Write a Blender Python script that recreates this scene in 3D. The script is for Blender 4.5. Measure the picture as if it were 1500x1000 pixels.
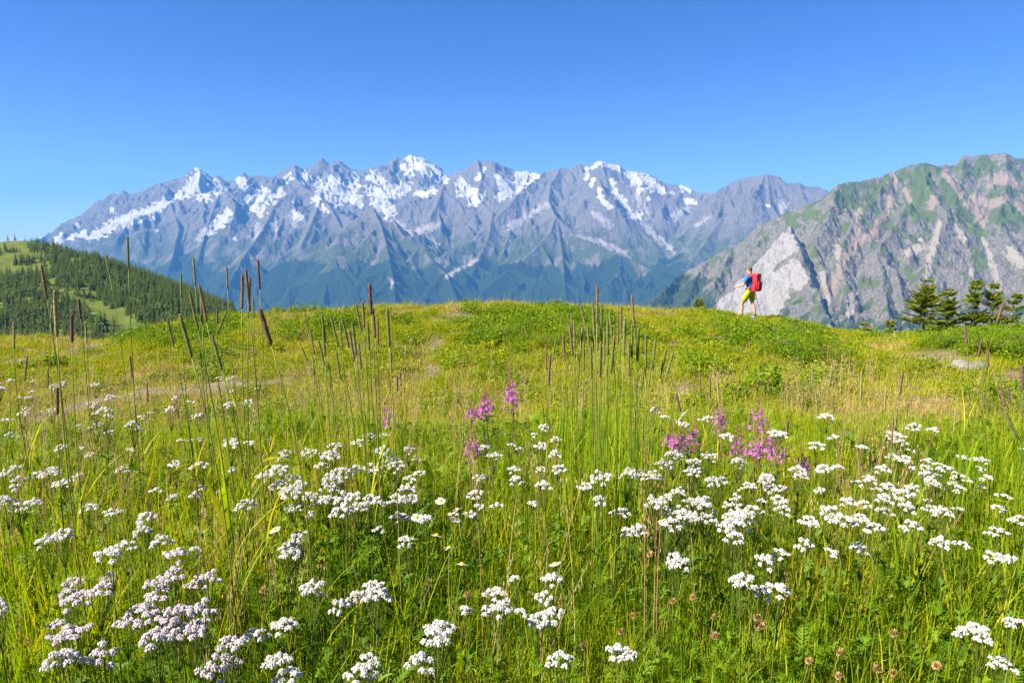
import bpy, bmesh, math, random
import numpy as np
from mathutils import Vector, Matrix, Euler

for o in list(bpy.data.objects):
    bpy.data.objects.remove(o)
scene = bpy.context.scene
COL = scene.collection
R = math.radians

# ------------------------------------------------------------------ camera
EYE = 1.2
FPX = 1000.0                       # focal length in pixels of the 1500 px wide photograph
HORIZON = 360.0
PITCH = math.atan((500 - HORIZON) / FPX)
cam_data = bpy.data.cameras.new('camera')
cam_data.sensor_width = 36.0
cam_data.lens = 24.0
cam_data.clip_start = 0.05
cam_data.clip_end = 80000.0
cam = bpy.data.objects.new('camera', cam_data)
COL.objects.link(cam)
cam.location = (0, 0, EYE)
cam.rotation_euler = (math.pi / 2 - PITCH, 0, 0)
scene.camera = cam

# ------------------------------------------------------------------ sky, sun, exposure
SUN_ELEV = R(42)
SUN_AZ = R(-112)                   # measured from +Y (view) towards +X; negative = left
world = bpy.data.worlds.new('World')
scene.world = world
world.use_nodes = True
wn = world.node_tree
wn.nodes.clear()
sky = wn.nodes.new('ShaderNodeTexSky')
sky.sky_type = 'NISHITA'
sky.sun_disc = False
sky.sun_elevation = SUN_ELEV
sky.sun_rotation = SUN_AZ
sky.altitude = 2200
sky.air_density = 1.0
sky.dust_density = 0.0
sky.ozone_density = 2.0
bg = wn.nodes.new('ShaderNodeBackground')
bg.inputs['Strength'].default_value = 0.05
wo = wn.nodes.new('ShaderNodeOutputWorld')
hs = wn.nodes.new('ShaderNodeHueSaturation')
hs.inputs['Hue'].default_value = 0.52
hs.inputs['Saturation'].default_value = 1.34
hs.inputs['Value'].default_value = 0.9
wn.links.new(sky.outputs[0], hs.inputs['Color'])
wn.links.new(hs.outputs[0], bg.inputs[0])
wn.links.new(bg.outputs[0], wo.inputs[0])

sun_data = bpy.data.lights.new('sun', 'SUN')
sun_data.energy = 5.0
sun_data.angle = R(0.5)
sun_data.color = (1.0, 0.91, 0.77)
sun = bpy.data.objects.new('sun', sun_data)
COL.objects.link(sun)
sd = Vector((math.sin(SUN_AZ) * math.cos(SUN_ELEV), math.cos(SUN_AZ) * math.cos(SUN_ELEV), math.sin(SUN_ELEV)))
sun.rotation_euler = sd.to_track_quat('Z', 'Y').to_euler()
sun.location = (0, 0, 50)

scene.view_settings.view_transform = 'Standard'
scene.view_settings.look = 'None'
scene.view_settings.gamma = 1.0
scene.view_settings.use_curve_mapping = False
scene.view_settings.exposure = 1.85
scene.render.engine = 'CYCLES'
scene.cycles.max_bounces = 6
scene.cycles.diffuse_bounces = 3
scene.cycles.glossy_bounces = 2
scene.cycles.transmission_bounces = 4
scene.cycles.volume_bounces = 0
scene.cycles.use_denoising = True
scene.cycles.sample_clamp_indirect = 8

# ------------------------------------------------------------------ helpers
rng = np.random.default_rng(7)
random.seed(7)
CP, SP = math.cos(PITCH), math.sin(PITCH)

def at(px, py, Y):
    """point on the ray of a photo pixel at forward distance Y"""
    xc, yc = (px - 750) / FPX, (500 - py) / FPX
    d = np.array([xc, CP + yc * SP, yc * CP - SP])
    p = d * (Y / d[1])
    return np.array([p[0], p[1], p[2] + EYE])

def project(x, y, z):
    zr = z - EYE
    depth = np.maximum(y * CP - zr * SP, 1e-3)
    up = y * SP + zr * CP
    return 750 + FPX * x / depth, 500 - FPX * up / depth

def _hash(ix, iy, seed):
    h = (ix.astype(np.int64) * 374761393 + iy.astype(np.int64) * 668265263 + seed * 1274126177) & 0xFFFFFFFF
    h = ((h ^ (h >> 13)) * 1274126177) & 0xFFFFFFFF
    h = (h ^ (h >> 16)) & 0xFFFFFFFF
    return h

def noise2(x, y, seed=0):
    x = np.asarray(x, dtype=np.float64); y = np.asarray(y, dtype=np.float64)
    x0 = np.floor(x); y0 = np.floor(y)
    fx = x - x0; fy = y - y0
    ux = fx * fx * fx * (fx * (fx * 6 - 15) + 10); uy = fy * fy * fy * (fy * (fy * 6 - 15) + 10)
    def g(ix, iy, dx, dy):
        a = _hash(ix, iy, seed) * (2 * math.pi / 4294967296.0)
        return np.cos(a) * dx + np.sin(a) * dy
    n00 = g(x0, y0, fx, fy); n10 = g(x0 + 1, y0, fx - 1, fy)
    n01 = g(x0, y0 + 1, fx, fy - 1); n11 = g(x0 + 1, y0 + 1, fx - 1, fy - 1)
    return 1.5 * ((n00 * (1 - ux) + n10 * ux) * (1 - uy) + (n01 * (1 - ux) + n11 * ux) * uy)

def fbm(x, y, octv=4, seed=0, gain=0.5):
    s = 0.0; a = 1.0; f = 1.0
    for i in range(octv):
        s = s + a * noise2(x * f + 17.3 * i, y * f - 9.1 * i, seed + i)
        a *= gain; f *= 2.03
    return s

def ridged(x, y, octv=4, seed=0, gain=0.5):
    s = 0.0; a = 1.0; f = 1.0
    for i in range(octv):
        s = s + a * (1 - 2 * np.abs(noise2(x * f + 5.3 * i, y * f + 3.1 * i, seed + i)))
        a *= gain; f *= 2.07
    return s

def sstep(a, b, x):
    t = np.clip((x - a) / (b - a), 0, 1)
    return t * t * (3 - 2 * t)

def strokes(px, py, lst, soft=0.35, wob=None):
    """soft mask of polyline strokes [(x,y,w),...] in photo pixels"""
    m = np.zeros_like(px)
    for pl in lst:
        if len(pl) == 1:
            pl = [pl[0], (pl[0][0] + 0.1, pl[0][1], pl[0][2])]
        for (x1, y1, w1), (x2, y2, w2) in zip(pl[:-1], pl[1:]):
            W = max(w1, w2) * 1.9 + 3
            sel = np.where((px > min(x1, x2) - W) & (px < max(x1, x2) + W) & (py > min(y1, y2) - W) & (py < max(y1, y2) + W))
            if len(sel[0]) == 0:
                continue
            ax, ay = px[sel], py[sel]
            dx, dy = x2 - x1, y2 - y1
            t = np.clip(((ax - x1) * dx + (ay - y1) * dy) / (dx * dx + dy * dy), 0, 1)
            d = np.hypot(ax - x1 - t * dx, ay - y1 - t * dy)
            w = w1 + (w2 - w1) * t
            if wob is not None:
                w = w * (1 + wob[sel])
            v = 1 - sstep(1 - soft, 1 + soft, d / np.maximum(w, 0.1))
            m[sel] = np.maximum(m[sel], v)
    return m

def in_poly(px, py, poly):
    inside = np.zeros(px.shape, bool)
    n = len(poly)
    for i in range(n):
        x1, y1 = poly[i]; x2, y2 = poly[(i + 1) % n]
        c = ((y1 > py) != (y2 > py)) & (px < (x2 - x1) * (py - y1) / (y2 - y1 + 1e-9) + x1)
        inside ^= c
    return inside

def mesh_np(name, verts, faces, mat=None, smooth=False, attrs=None, fmat=None):
    """faces: (n,3) or (n,4) array or a list of such arrays"""
    me = bpy.data.meshes.new(name)
    verts = np.asarray(verts, dtype=np.float32)
    if not isinstance(faces, (list, tuple)):
        faces = [faces]
    faces = [np.asarray(f, dtype=np.int32) for f in faces if len(f)]
    me.vertices.add(len(verts))
    me.vertices.foreach_set('co', verts.ravel())
    if faces:
        loops = np.concatenate([f.ravel() for f in faces])
        sizes = np.concatenate([np.full(len(f), f.shape[1], np.int32) for f in faces])
        starts = np.concatenate([[0], np.cumsum(sizes)[:-1]]).astype(np.int32)
        me.loops.add(len(loops)); me.loops.foreach_set('vertex_index', loops)
        me.polygons.add(len(sizes)); me.polygons.foreach_set('loop_start', starts)
        if smooth:
            me.polygons.foreach_set('use_smooth', np.ones(len(sizes), bool))
    for k, v in (attrs or {}).items():
        a = me.attributes.new(k, 'FLOAT', 'POINT')
        a.data.foreach_set('value', np.asarray(v, dtype=np.float32).ravel())
    if mat is not None:
        for m in (mat if isinstance(mat, (list, tuple)) else [mat]):
            me.materials.append(m)
    if fmat is not None:
        me.polygons.foreach_set('material_index', np.asarray(fmat, np.int32))
    me.update(calc_edges=True)
    return me

class MB:
    """collects pieces into one mesh"""
    def __init__(self): self.v = []; self.q = []; self.t = []; self.n = 0; self.a = []
    def add(self, v, q=None, t=None, a=0.0):
        v = np.asarray(v, float)
        if q is not None and len(q): self.q.append(np.asarray(q) + self.n)
        if t is not None and len(t): self.t.append(np.asarray(t) + self.n)
        self.v.append(v); self.a.append(np.full(len(v), a) if np.isscalar(a) else np.asarray(a)); self.n += len(v)
    def tube(self, pts, rad, sides=5, a=0.0, cap=True):
        pts = np.asarray(pts, float); n = len(pts)
        rad = np.full(n, rad) if np.isscalar(rad) else np.asarray(rad, float)
        tan = np.gradient(pts, axis=0); tan /= np.linalg.norm(tan, axis=1)[:, None] + 1e-12
        ref = np.array([1.0, 0, 0]) if abs(tan[0][0]) < 0.8 else np.array([0, 1.0, 0])
        u = np.cross(tan, ref); u /= np.linalg.norm(u, axis=1)[:, None] + 1e-12
        w = np.cross(tan, u)
        ang = np.arange(sides) * 2 * math.pi / sides
        V = pts[:, None, :] + rad[:, None, None] * (np.cos(ang)[None, :, None] * u[:, None, :] + np.sin(ang)[None, :, None] * w[:, None, :])
        V = V.reshape(-1, 3)
        i = np.arange(n - 1)[:, None] * sides; j = np.arange(sides)[None, :]; j2 = (j + 1) % sides
        Q = np.stack([i + j, i + j2, i + sides + j2, i + sides + j], -1).reshape(-1, 4)
        T = None
        if cap:
            V = np.vstack([V, pts[-1][None], pts[0][None]])
            b = (n - 1) * sides
            T = [[b + k, b + (k + 1) % sides, n * sides] for k in range(sides)] + [[(k + 1) % sides, k, n * sides + 1] for k in range(sides)]
        self.add(V, Q, T, a)
    def mesh(self, name, mat=None, smooth=False, attr='rnd'):
        f = []
        if self.q: f.append(np.concatenate(self.q))
        if self.t: f.append(np.concatenate(self.t))
        return mesh_np(name, np.concatenate(self.v), f, mat, smooth, {attr: np.concatenate(self.a)})

def link(name, data, parent=None, loc=None, rot=None, scl=None):
    o = bpy.data.objects.new(name, data)
    COL.objects.link(o)
    if loc is not None: o.location = [float(v) for v in loc]
    if rot is not None: o.rotation_euler = rot
    if scl is not None: o.scale = (scl, scl, scl) if np.isscalar(scl) else scl
    if parent is not None: o.parent = parent
    return o

def tag(o, label, cat, group=None, kind=None):
    o['label'] = label; o['category'] = cat
    if group: o['group'] = group
    if kind: o['kind'] = kind
    return o

# ------------------------------------------------------------------ material helpers
class NT:
    def __init__(self, name):
        self.m = bpy.data.materials.new(name); self.m.use_nodes = True
        self.t = self.m.node_tree; self.t.nodes.clear()
        self.out = self.t.nodes.new('ShaderNodeOutputMaterial')
    def n(self, typ, **kw):
        nd = self.t.nodes.new(typ)
        for k, v in kw.items(): setattr(nd, k, v)
        return nd
    def l(self, a, b): self.t.links.new(a, b)
    def val(self, sock, v):
        if isinstance(v, bpy.types.NodeSocket): self.l(v, sock)
        elif isinstance(v, (tuple, list)) and len(v) == 3 and sock.type == 'RGBA': sock.default_value = (*v, 1)
        else: sock.default_value = v
    def attr(self, name, typ='GEOMETRY'):
        nd = self.n('ShaderNodeAttribute', attribute_name=name, attribute_type=typ); return nd.outputs['Fac']
    def noise(self, scale, detail=4, rough=0.6, coord=None, dist=0.0):
        nd = self.n('ShaderNodeTexNoise'); nd.inputs['Scale'].default_value = scale
        nd.inputs['Detail'].default_value = detail; nd.inputs['Roughness'].default_value = rough
        nd.inputs['Distortion'].default_value = dist
        if coord is not None: self.l(coord, nd.inputs['Vector'])
        return nd.outputs['Fac']
    def math(self, op, a, b=0.0, clamp=False):
        nd = self.n('ShaderNodeMath', operation=op, use_clamp=clamp)
        self.val(nd.inputs[0], a); self.val(nd.inputs[1], b); return nd.outputs[0]
    def ramp(self, fac, stops, interp='LINEAR'):
        nd = self.n('ShaderNodeValToRGB'); cr = nd.color_ramp; cr.interpolation = interp
        while len(cr.elements) < len(stops): cr.elements.new(0.5)
        for e, (p, c) in zip(cr.elements, stops):
            e.position = p; e.color = (*c, 1) if len(c) == 3 else c
        self.l(fac, nd.inputs[0]); return nd.outputs[0]
    def mix(self, fac, a, b):
        nd = self.n('ShaderNodeMix', data_type='RGBA')
        self.val(nd.inputs[0], fac); self.val(nd.inputs[6], a); self.val(nd.inputs[7], b); return nd.outputs[2]
    def range(self, v, a, b, c=0.0, d=1.0):
        nd = self.n('ShaderNodeMapRange'); nd.clamp = True
        self.val(nd.inputs[0], v)
        for i, k in enumerate((a, b, c, d)): nd.inputs[i + 1].default_value = k
        return nd.outputs[0]
    def pos(self): return self.n('ShaderNodeNewGeometry').outputs['Position']
    def bump(self, h, strength=0.5, dist=0.02):
        nd = self.n('ShaderNodeBump'); nd.inputs['Strength'].default_value = strength; nd.inputs['Distance'].default_value = dist
        self.l(h, nd.inputs['Height']); return nd.outputs[0]
    def principled(self, col, rough=0.8, spec=0.3, normal=None):
        nd = self.n('ShaderNodeBsdfPrincipled'); self.val(nd.inputs['Base Color'], col)
        self.val(nd.inputs['Roughness'], rough); nd.inputs['Specular IOR Level'].default_value = spec
        if normal is not None: self.l(normal, nd.inputs['Normal'])
        return nd
    def finish(self, sh): self.l(sh.outputs[0] if hasattr(sh, 'outputs') else sh, self.out.inputs['Surface']); return self.m

def leafy(name, stops, wr=0.5, wt=0.5, trans=0.38, rough=0.5, spec=0.25, nscale=1.1):
    """two-sided thin plant matter: colour from per-piece 'rnd' and per-clump 'tint'"""
    k = NT(name)
    nz_ = k.range(k.noise(nscale, 3, 0.6, k.pos()), 0.3, 0.7)
    v = k.math('ADD', k.math('MULTIPLY', k.attr('rnd'), wr), k.math('MULTIPLY', nz_, wt), True)
    col = k.ramp(v, stops)
    p = k.principled(col, rough, spec)
    tr = k.n('ShaderNodeBsdfTranslucent')
    hs = k.n('ShaderNodeHueSaturation'); hs.inputs['Saturation'].default_value = 1.12; hs.inputs['Value'].default_value = 1.15
    k.l(col, hs.inputs['Color']); k.l(hs.outputs[0], tr.inputs[0])
    mx = k.n('ShaderNodeMixShader'); mx.inputs[0].default_value = trans
    k.l(p.outputs[0], mx.inputs[1]); k.l(tr.outputs[0], mx.inputs[2])
    return k.finish(mx)

def plain(name, col, rough=0.7, spec=0.3, var=0.25, scale=30, trans=0.0, bump=0.0):
    k = NT(name)
    co = k.n('ShaderNodeTexCoord').outputs['Object']
    nz = k.noise(scale, 3, 0.6, co)
    a = tuple(c * (1 - var) for c in col); b = tuple(min(1, c * (1 + var)) for c in col)
    c = k.mix(nz, a, b)
    p = k.principled(c, rough, spec, k.bump(nz, bump, 0.01) if bump else None)
    if trans:
        tr = k.n('ShaderNodeBsdfTranslucent'); k.l(c, tr.inputs[0])
        mx = k.n('ShaderNodeMixShader'); mx.inputs[0].default_value = trans
        k.l(p.outputs[0], mx.inputs[1]); k.l(tr.outputs[0], mx.inputs[2]); return k.finish(mx)
    return k.finish(p)

# geometry-node scatter of unlinked prototype meshes, for what nobody could count
def scatter(name, protos, pos, rot, scl, idx, label, cat):
    coll = bpy.data.collections.new(name + '_prototypes')
    for i, me in enumerate(protos):
        coll.objects.link(bpy.data.objects.new('%s_piece_%03d' % (name, i), me))
    me = mesh_np(name, pos, [], None, False, {'scl': scl})
    a = me.attributes.new('rot', 'FLOAT_VECTOR', 'POINT'); a.data.foreach_set('vector', np.asarray(rot, np.float32).ravel())
    a = me.attributes.new('pick', 'INT', 'POINT'); a.data.foreach_set('value', np.asarray(idx, np.int32))
    o = link(name, me)
    g = bpy.data.node_groups.new(name, 'GeometryNodeTree')
    g.interface.new_socket('Geometry', in_out='INPUT', socket_type='NodeSocketGeometry')
    g.interface.new_socket('Geometry', in_out='OUTPUT', socket_type='NodeSocketGeometry')
    gi = g.nodes.new('NodeGroupInput'); go = g.nodes.new('NodeGroupOutput')
    ci = g.nodes.new('GeometryNodeCollectionInfo'); ci.inputs['Collection'].default_value = coll
    ci.inputs['Separate Children'].default_value = True; ci.inputs['Reset Children'].default_value = True
    ip = g.nodes.new('GeometryNodeInstanceOnPoints'); ip.inputs['Pick Instance'].default_value = True
    def named(n, t):
        x = g.nodes.new('GeometryNodeInputNamedAttribute'); x.data_type = t; x.inputs['Name'].default_value = n
        return x.outputs['Attribute']
    er = g.nodes.new('FunctionNodeEulerToRotation')
    g.links.new(named('rot', 'FLOAT_VECTOR'), er.inputs[0]); g.links.new(er.outputs[0], ip.inputs['Rotation'])
    g.links.new(named('scl', 'FLOAT'), ip.inputs['Scale'])
    g.links.new(named('pick', 'INT'), ip.inputs['Instance Index'])
    g.links.new(gi.outputs[0], ip.inputs['Points']); g.links.new(ci.outputs[0], ip.inputs['Instance'])
    g.links.new(ip.outputs[0], go.inputs[0])
    md = o.modifiers.new('scatter', 'NODES'); md.node_group = g
    return tag(o, label, cat, kind='stuff')

# ------------------------------------------------------------------ near ground
CREST = [(-900, 520, 20), (-200, 500, 20), (0, 497, 20), (110, 497, 20), (150, 498, 19.5), (175, 493, 19), (205, 483, 19), (250, 474, 19.5), (300, 468, 20), (400, 457, 20.5),
         (500, 452, 21), (620, 448, 21.5), (750, 444, 22), (870, 447, 22.5), (950, 453, 23), (1040, 460, 23.5), (1100, 466, 23.5), (1150, 471, 23.5),
         (1200, 481, 23), (1232, 492, 22.5), (1265, 491, 22.5), (1300, 494, 22.5), (1340, 490, 22.5), (1400, 487, 22), (1500, 480, 21), (1750, 470, 20), (2400, 470, 20)]
_cu, _cY, _cz = [], [], []
for cx, cy, Yc in CREST:
    p = at(cx, cy + (0.5 if 1030 < cx < 1160 else 4.0), Yc); _cu.append(p[0] / p[1]); _cY.append(Yc); _cz.append(p[2])
_du = np.linspace(-1.7, 1.7, 800)
_kern = np.hanning(13); _kern /= _kern.sum()
def _smooth(v): return np.convolve(np.pad(v, 6, mode='edge'), _kern, mode='valid')
_dY = _smooth(np.interp(_du, _cu, _cY)); _dz = _smooth(np.interp(_du, _cu, _cz))
Y1, Y2 = 3.6, 8.6
ZDIP = at(750, 628, Y2)[2]
BUMPS = []                                  # mounds under bushes: x, y, r, h

def ground_z(x, y):
    x = np.asarray(x, float); y = np.asarray(y, float)
    u = np.clip(x / np.maximum(y, 2.5), -1.7, 1.7)
    Yc = np.interp(u, _du, _dY); zc = np.interp(u, _du, _dz)
    m = (zc - EYE) / Yc
    zd = ZDIP + 0.14 * np.sin(u * 4.0 + 0.6)
    t1 = np.clip((y - Y1) / (Y2 - Y1), 0, 1); a = t1 * t1 * (3 - 2 * t1) * zd
    L = Yc - Y2; t = np.clip((y - Y2) / L, 0, 1)
    b = (2 * t**3 - 3 * t**2 + 1) * zd + (t**3 - 2 * t**2 + t) * L * 0.0 + (-2 * t**3 + 3 * t**2) * zc + (t**3 - t**2) * L * m
    d = np.maximum(y - Yc, 0)
    d1 = np.minimum(d, 9.0)
    c = zc + m * d1 - 0.026 * d1 * d1 + (m - 2 * 0.026 * 9.0) * (d - d1)
    c = np.maximum(c, -1150.0)
    z = np.where(y < Y2, a, np.where(y < Yc, b, c))
    near = np.exp(-np.maximum(np.hypot(x, y) - 60, 0) / 60)
    z = z + (0.045 * fbm(x / 1.1, y / 1.1, 3, 3) + 0.11 * sstep(6, 10, y) * fbm(x / 3.1 + 4, y / 3.1, 3, 11)) * near
    for bx, by, br, bh in BUMPS:
        z = z + bh * np.exp(-((x - bx) ** 2 + (y - by) ** 2) / (br * br))
    return z

def hit(px, py):
    """where the ray of a photo pixel meets the near ground"""
    Y = np.concatenate([np.arange(0.6, 8, 0.03), np.arange(8, 30, 0.05)])
    P = np.array([at(px, py, 1.0)]) - np.array([[0, 0, EYE]])
    X = P[0][0] * Y; Z = EYE + P[0][2] * Y
    g = ground_z(X, Y)
    k = np.where(Z < g)[0]
    i = k[0] if len(k) else len(Y) - 1
    return np.array([X[i], Y[i], g[i]])

for bpx, bpy_, br, bh in [(790, 520, 1.5, 0.25), (1175, 530, 1.3, 0.22), (1440, 520, 1.8, 0.28), (1060, 500, 1.2, 0.12), (560, 500, 1.6, 0.12), (330, 500, 1.4, 0.12), (1150, 590, 0.9, 0.15), (1480, 600, 0.9, 0.16)]:
    p = hit(bpx, bpy_); BUMPS.append((p[0], p[1], br, bh))

# bare earth, trail and gravel as seen on the hillside (photo pixels, laid on the ground)
TRAIL = [[(945, 468, 4), (957, 478, 5), (967, 490, 6), (978, 503, 7), (988, 516, 8), (992, 526, 6)]]
EARTH = [[(690, 461, 5), (655, 464, 6)], [(640, 466, 6), (628, 474, 6)], [(628, 538, 11)], [(638, 505, 9)], [(1065, 555, 11), (1050, 548, 9)], [(1040, 495, 6), (1070, 503, 4)],
         [(1000, 570, 9)], [(470, 565, 11)], [(1350, 650, 22), (1400, 635, 20), (1460, 660, 22)], [(1455, 545, 8), (1475, 550, 9), (1500, 555, 9)], [(985, 600, 9)], [(1330, 520, 6), (1400, 530, 7)],
         [(830, 445, 3), (800, 447, 3)], [(530, 590, 10)], [(430, 600, 12)], [(1420, 715, 22), (1480, 735, 25)], [(1340, 560, 8)], [(640, 600, 8)], [(880, 600, 8)]]
DRY = [[(0, 508, 12), (60, 506, 12), (130, 507, 9)], [(200, 545, 12), (260, 540, 14), (330, 545, 10)], [(400, 470, 6), (550, 458, 6), (700, 450, 5), (780, 448, 4), (900, 455, 5), (1000, 462, 5)],
       [(1280, 515, 12), (1340, 522, 8)], [(1230, 620, 20), (1330, 610, 22), (1440, 625, 20)], [(640, 640, 20), (760, 645, 20), (860, 640, 15)], [(1020, 620, 20), (1180, 630, 20)]]

def ground_masks(x, y, z):
    px, py = project(x, y, z)
    w = 0.6 * fbm(x * 1.7, y * 1.7, 3, 41)
    front = (y > 5)
    e = np.maximum(strokes(px, py, TRAIL, 0.5, w), strokes(px, py, EARTH, 0.6, w * 1.5)) * front
    dr = strokes(px, py, DRY, 0.7, w) * front
    return e, dr

# ---- gravel path: a sheet laid along two runs of ground
PATHS = [([(-260, 640), (-60, 634), (45, 619), (95, 604), (150, 585), (215, 576), (290, 570), (350, 566), (410, 562)], 0.27),
         ([(-300, 545), (-100, 540), (0, 535), (45, 529), (100, 520), (135, 514), (160, 502), (185, 492), (206, 486), (240, 479), (280, 473)], 0.24)]
path_lines = []
for pl, wd in PATHS:
    P = np.array([hit(a, b)[:2] for a, b in pl])
    s = np.concatenate([[0], np.cumsum(np.hypot(*np.diff(P, axis=0).T))])
    ss = np.linspace(0, s[-1], 160)
    Q = np.stack([np.interp(ss, s, P[:, 0]), np.interp(ss, s, P[:, 1])], 1)
    for _ in range(30):
        Q[1:-1] = 0.5 * Q[1:-1] + 0.25 * (Q[:-2] + Q[2:])
    path_lines.append((Q, wd))
def path_dist(x, y):
    d = np.full(np.shape(x), 9.0)
    for Q, wd in path_lines:
        sel = np.where((x > Q[:, 0].min() - 1.5) & (x < Q[:, 0].max() + 1.5) & (y > Q[:, 1].min() - 1.5) & (y < Q[:, 1].max() + 1.5))
        if len(sel[0]) == 0: continue
        dd = np.full(len(sel[0]), 9.0); xs, ys = x[sel], y[sel]
        for q in Q: dd = np.minimum(dd, np.hypot(xs - q[0], ys - q[1]) - wd)
        d[sel] = np.minimum(d[sel], dd)
    return d

# ---- ground material
k = NT('meadow_soil')
P = k.pos()
n1 = k.noise(2.2, 5, 0.65, P); n2 = k.noise(40, 4, 0.7, P); n3 = k.noise(160, 2, 0.6, P)
turf = k.ramp(n1, [(0.3, (0.055, 0.075, 0.012)), (0.5, (0.10, 0.12, 0.02)), (0.7, (0.16, 0.15, 0.035))])
turf = k.mix(k.range(n2, 0.35, 0.75), turf, (0.17, 0.13, 0.06))
dry = k.mix(n2, (0.30, 0.22, 0.09), (0.20, 0.17, 0.05))
c = k.mix(k.math('MULTIPLY', k.attr('dry'), 0.8), turf, dry)
earth = k.ramp(n2, [(0.3, (0.11, 0.078, 0.048)), (0.55, (0.19, 0.145, 0.098)), (0.75, (0.27, 0.225, 0.17))])
c = k.mix(k.range(k.math('ADD', k.attr('earth'), k.math('MULTIPLY', k.math('SUBTRACT', n3, 0.5), 0.5)), 0.3, 0.6), c, earth)
mat_ground = k.finish(k.principled(c, 0.95, 0.1, k.bump(k.math('ADD', n2, k.math('MULTIPLY', n3, 0.5)), 0.7, 0.03)))

# ---- the sheet, from underfoot to the horizon
th_front = np.linspace(R(-46), R(46), 480)
th = np.concatenate([np.linspace(-math.pi, R(-46.5), 50), th_front, np.linspace(R(46.5), math.pi, 50)])
rr = np.concatenate([[0.02], np.geomspace(0.3, 7, 60)[:-1], np.linspace(7, 32, 170)[:-1], np.geomspace(32, 30000, 70)])
TH, RR = np.meshgrid(th, rr)
gx, gy = RR * np.sin(TH), RR * np.cos(TH)
gz = ground_z(gx, gy)
far = sstep(200, 1500, RR) * (gy < 0); gz = gz + far * 60 * fbm(gx / 900, gy / 900, 3, 5)
def grid_faces(nr, nc):
    i = np.arange(nr - 1)[:, None] * nc; j = np.arange(nc - 1)[None, :]
    return np.stack([i + j, i + j + 1, i + nc + j + 1, i + nc + j], -1).reshape(-1, 4)[:, ::-1]
ge, gd = ground_masks(gx.ravel(), gy.ravel(), gz.ravel())
me = mesh_np('ground', np.stack([gx.ravel(), gy.ravel(), gz.ravel()], 1), grid_faces(*gx.shape), mat_ground, True, {'earth': ge, 'dry': gd})
o = link('ground', me); o['kind'] = 'structure'

k = NT('path_gravel')
P = k.pos()
vo = k.n('ShaderNodeTexVoronoi'); vo.inputs['Scale'].default_value = 55; k.l(P, vo.inputs['Vector'])
n1 = k.noise(6, 4, 0.6, P)
gv = k.ramp(vo.outputs['Color'], [(0.2, (0.09, 0.083, 0.078)), (0.6, (0.165, 0.153, 0.14)), (0.9, (0.25, 0.23, 0.205))])
gv = k.mix(k.range(n1, 0.4, 0.7), gv, (0.20, 0.16, 0.10))
mat_path = k.finish(k.principled(gv, 0.95, 0.1, k.bump(vo.outputs['Distance'], 0.8, 0.015)))
for Q, wd in path_lines:
    tan = np.gradient(Q, axis=0); tan /= np.linalg.norm(tan, axis=1)[:, None]
    nr = np.stack([-tan[:, 1], tan[:, 0]], 1)
    cs = np.linspace(-1, 1, 15)
    wv = wd * (1 + 0.45 * fbm(Q[:, 0] * 1.1, Q[:, 1] * 1.1, 3, 5)) * np.clip(np.minimum(np.linspace(0.4, 6, len(Q)), np.linspace(14, 0.02, len(Q))), 0, 1)
    X = Q[:, None, 0] + nr[:, None, 0] * cs[None] * wv[:, None]; Yy = Q[:, None, 1] + nr[:, None, 1] * cs[None] * wv[:, None]
    Z = ground_z(X, Yy) + 0.03 * (1 - np.abs(cs[None]) ** 3) + 0.004 - 0.03 * (np.abs(cs[None]) > 0.99)
    me = mesh_np('path', np.stack([X.ravel(), Yy.ravel(), Z.ravel()], 1), grid_faces(*X.shape), mat_path, True)
    o = link('path', me); o['kind'] = 'structure'

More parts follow.
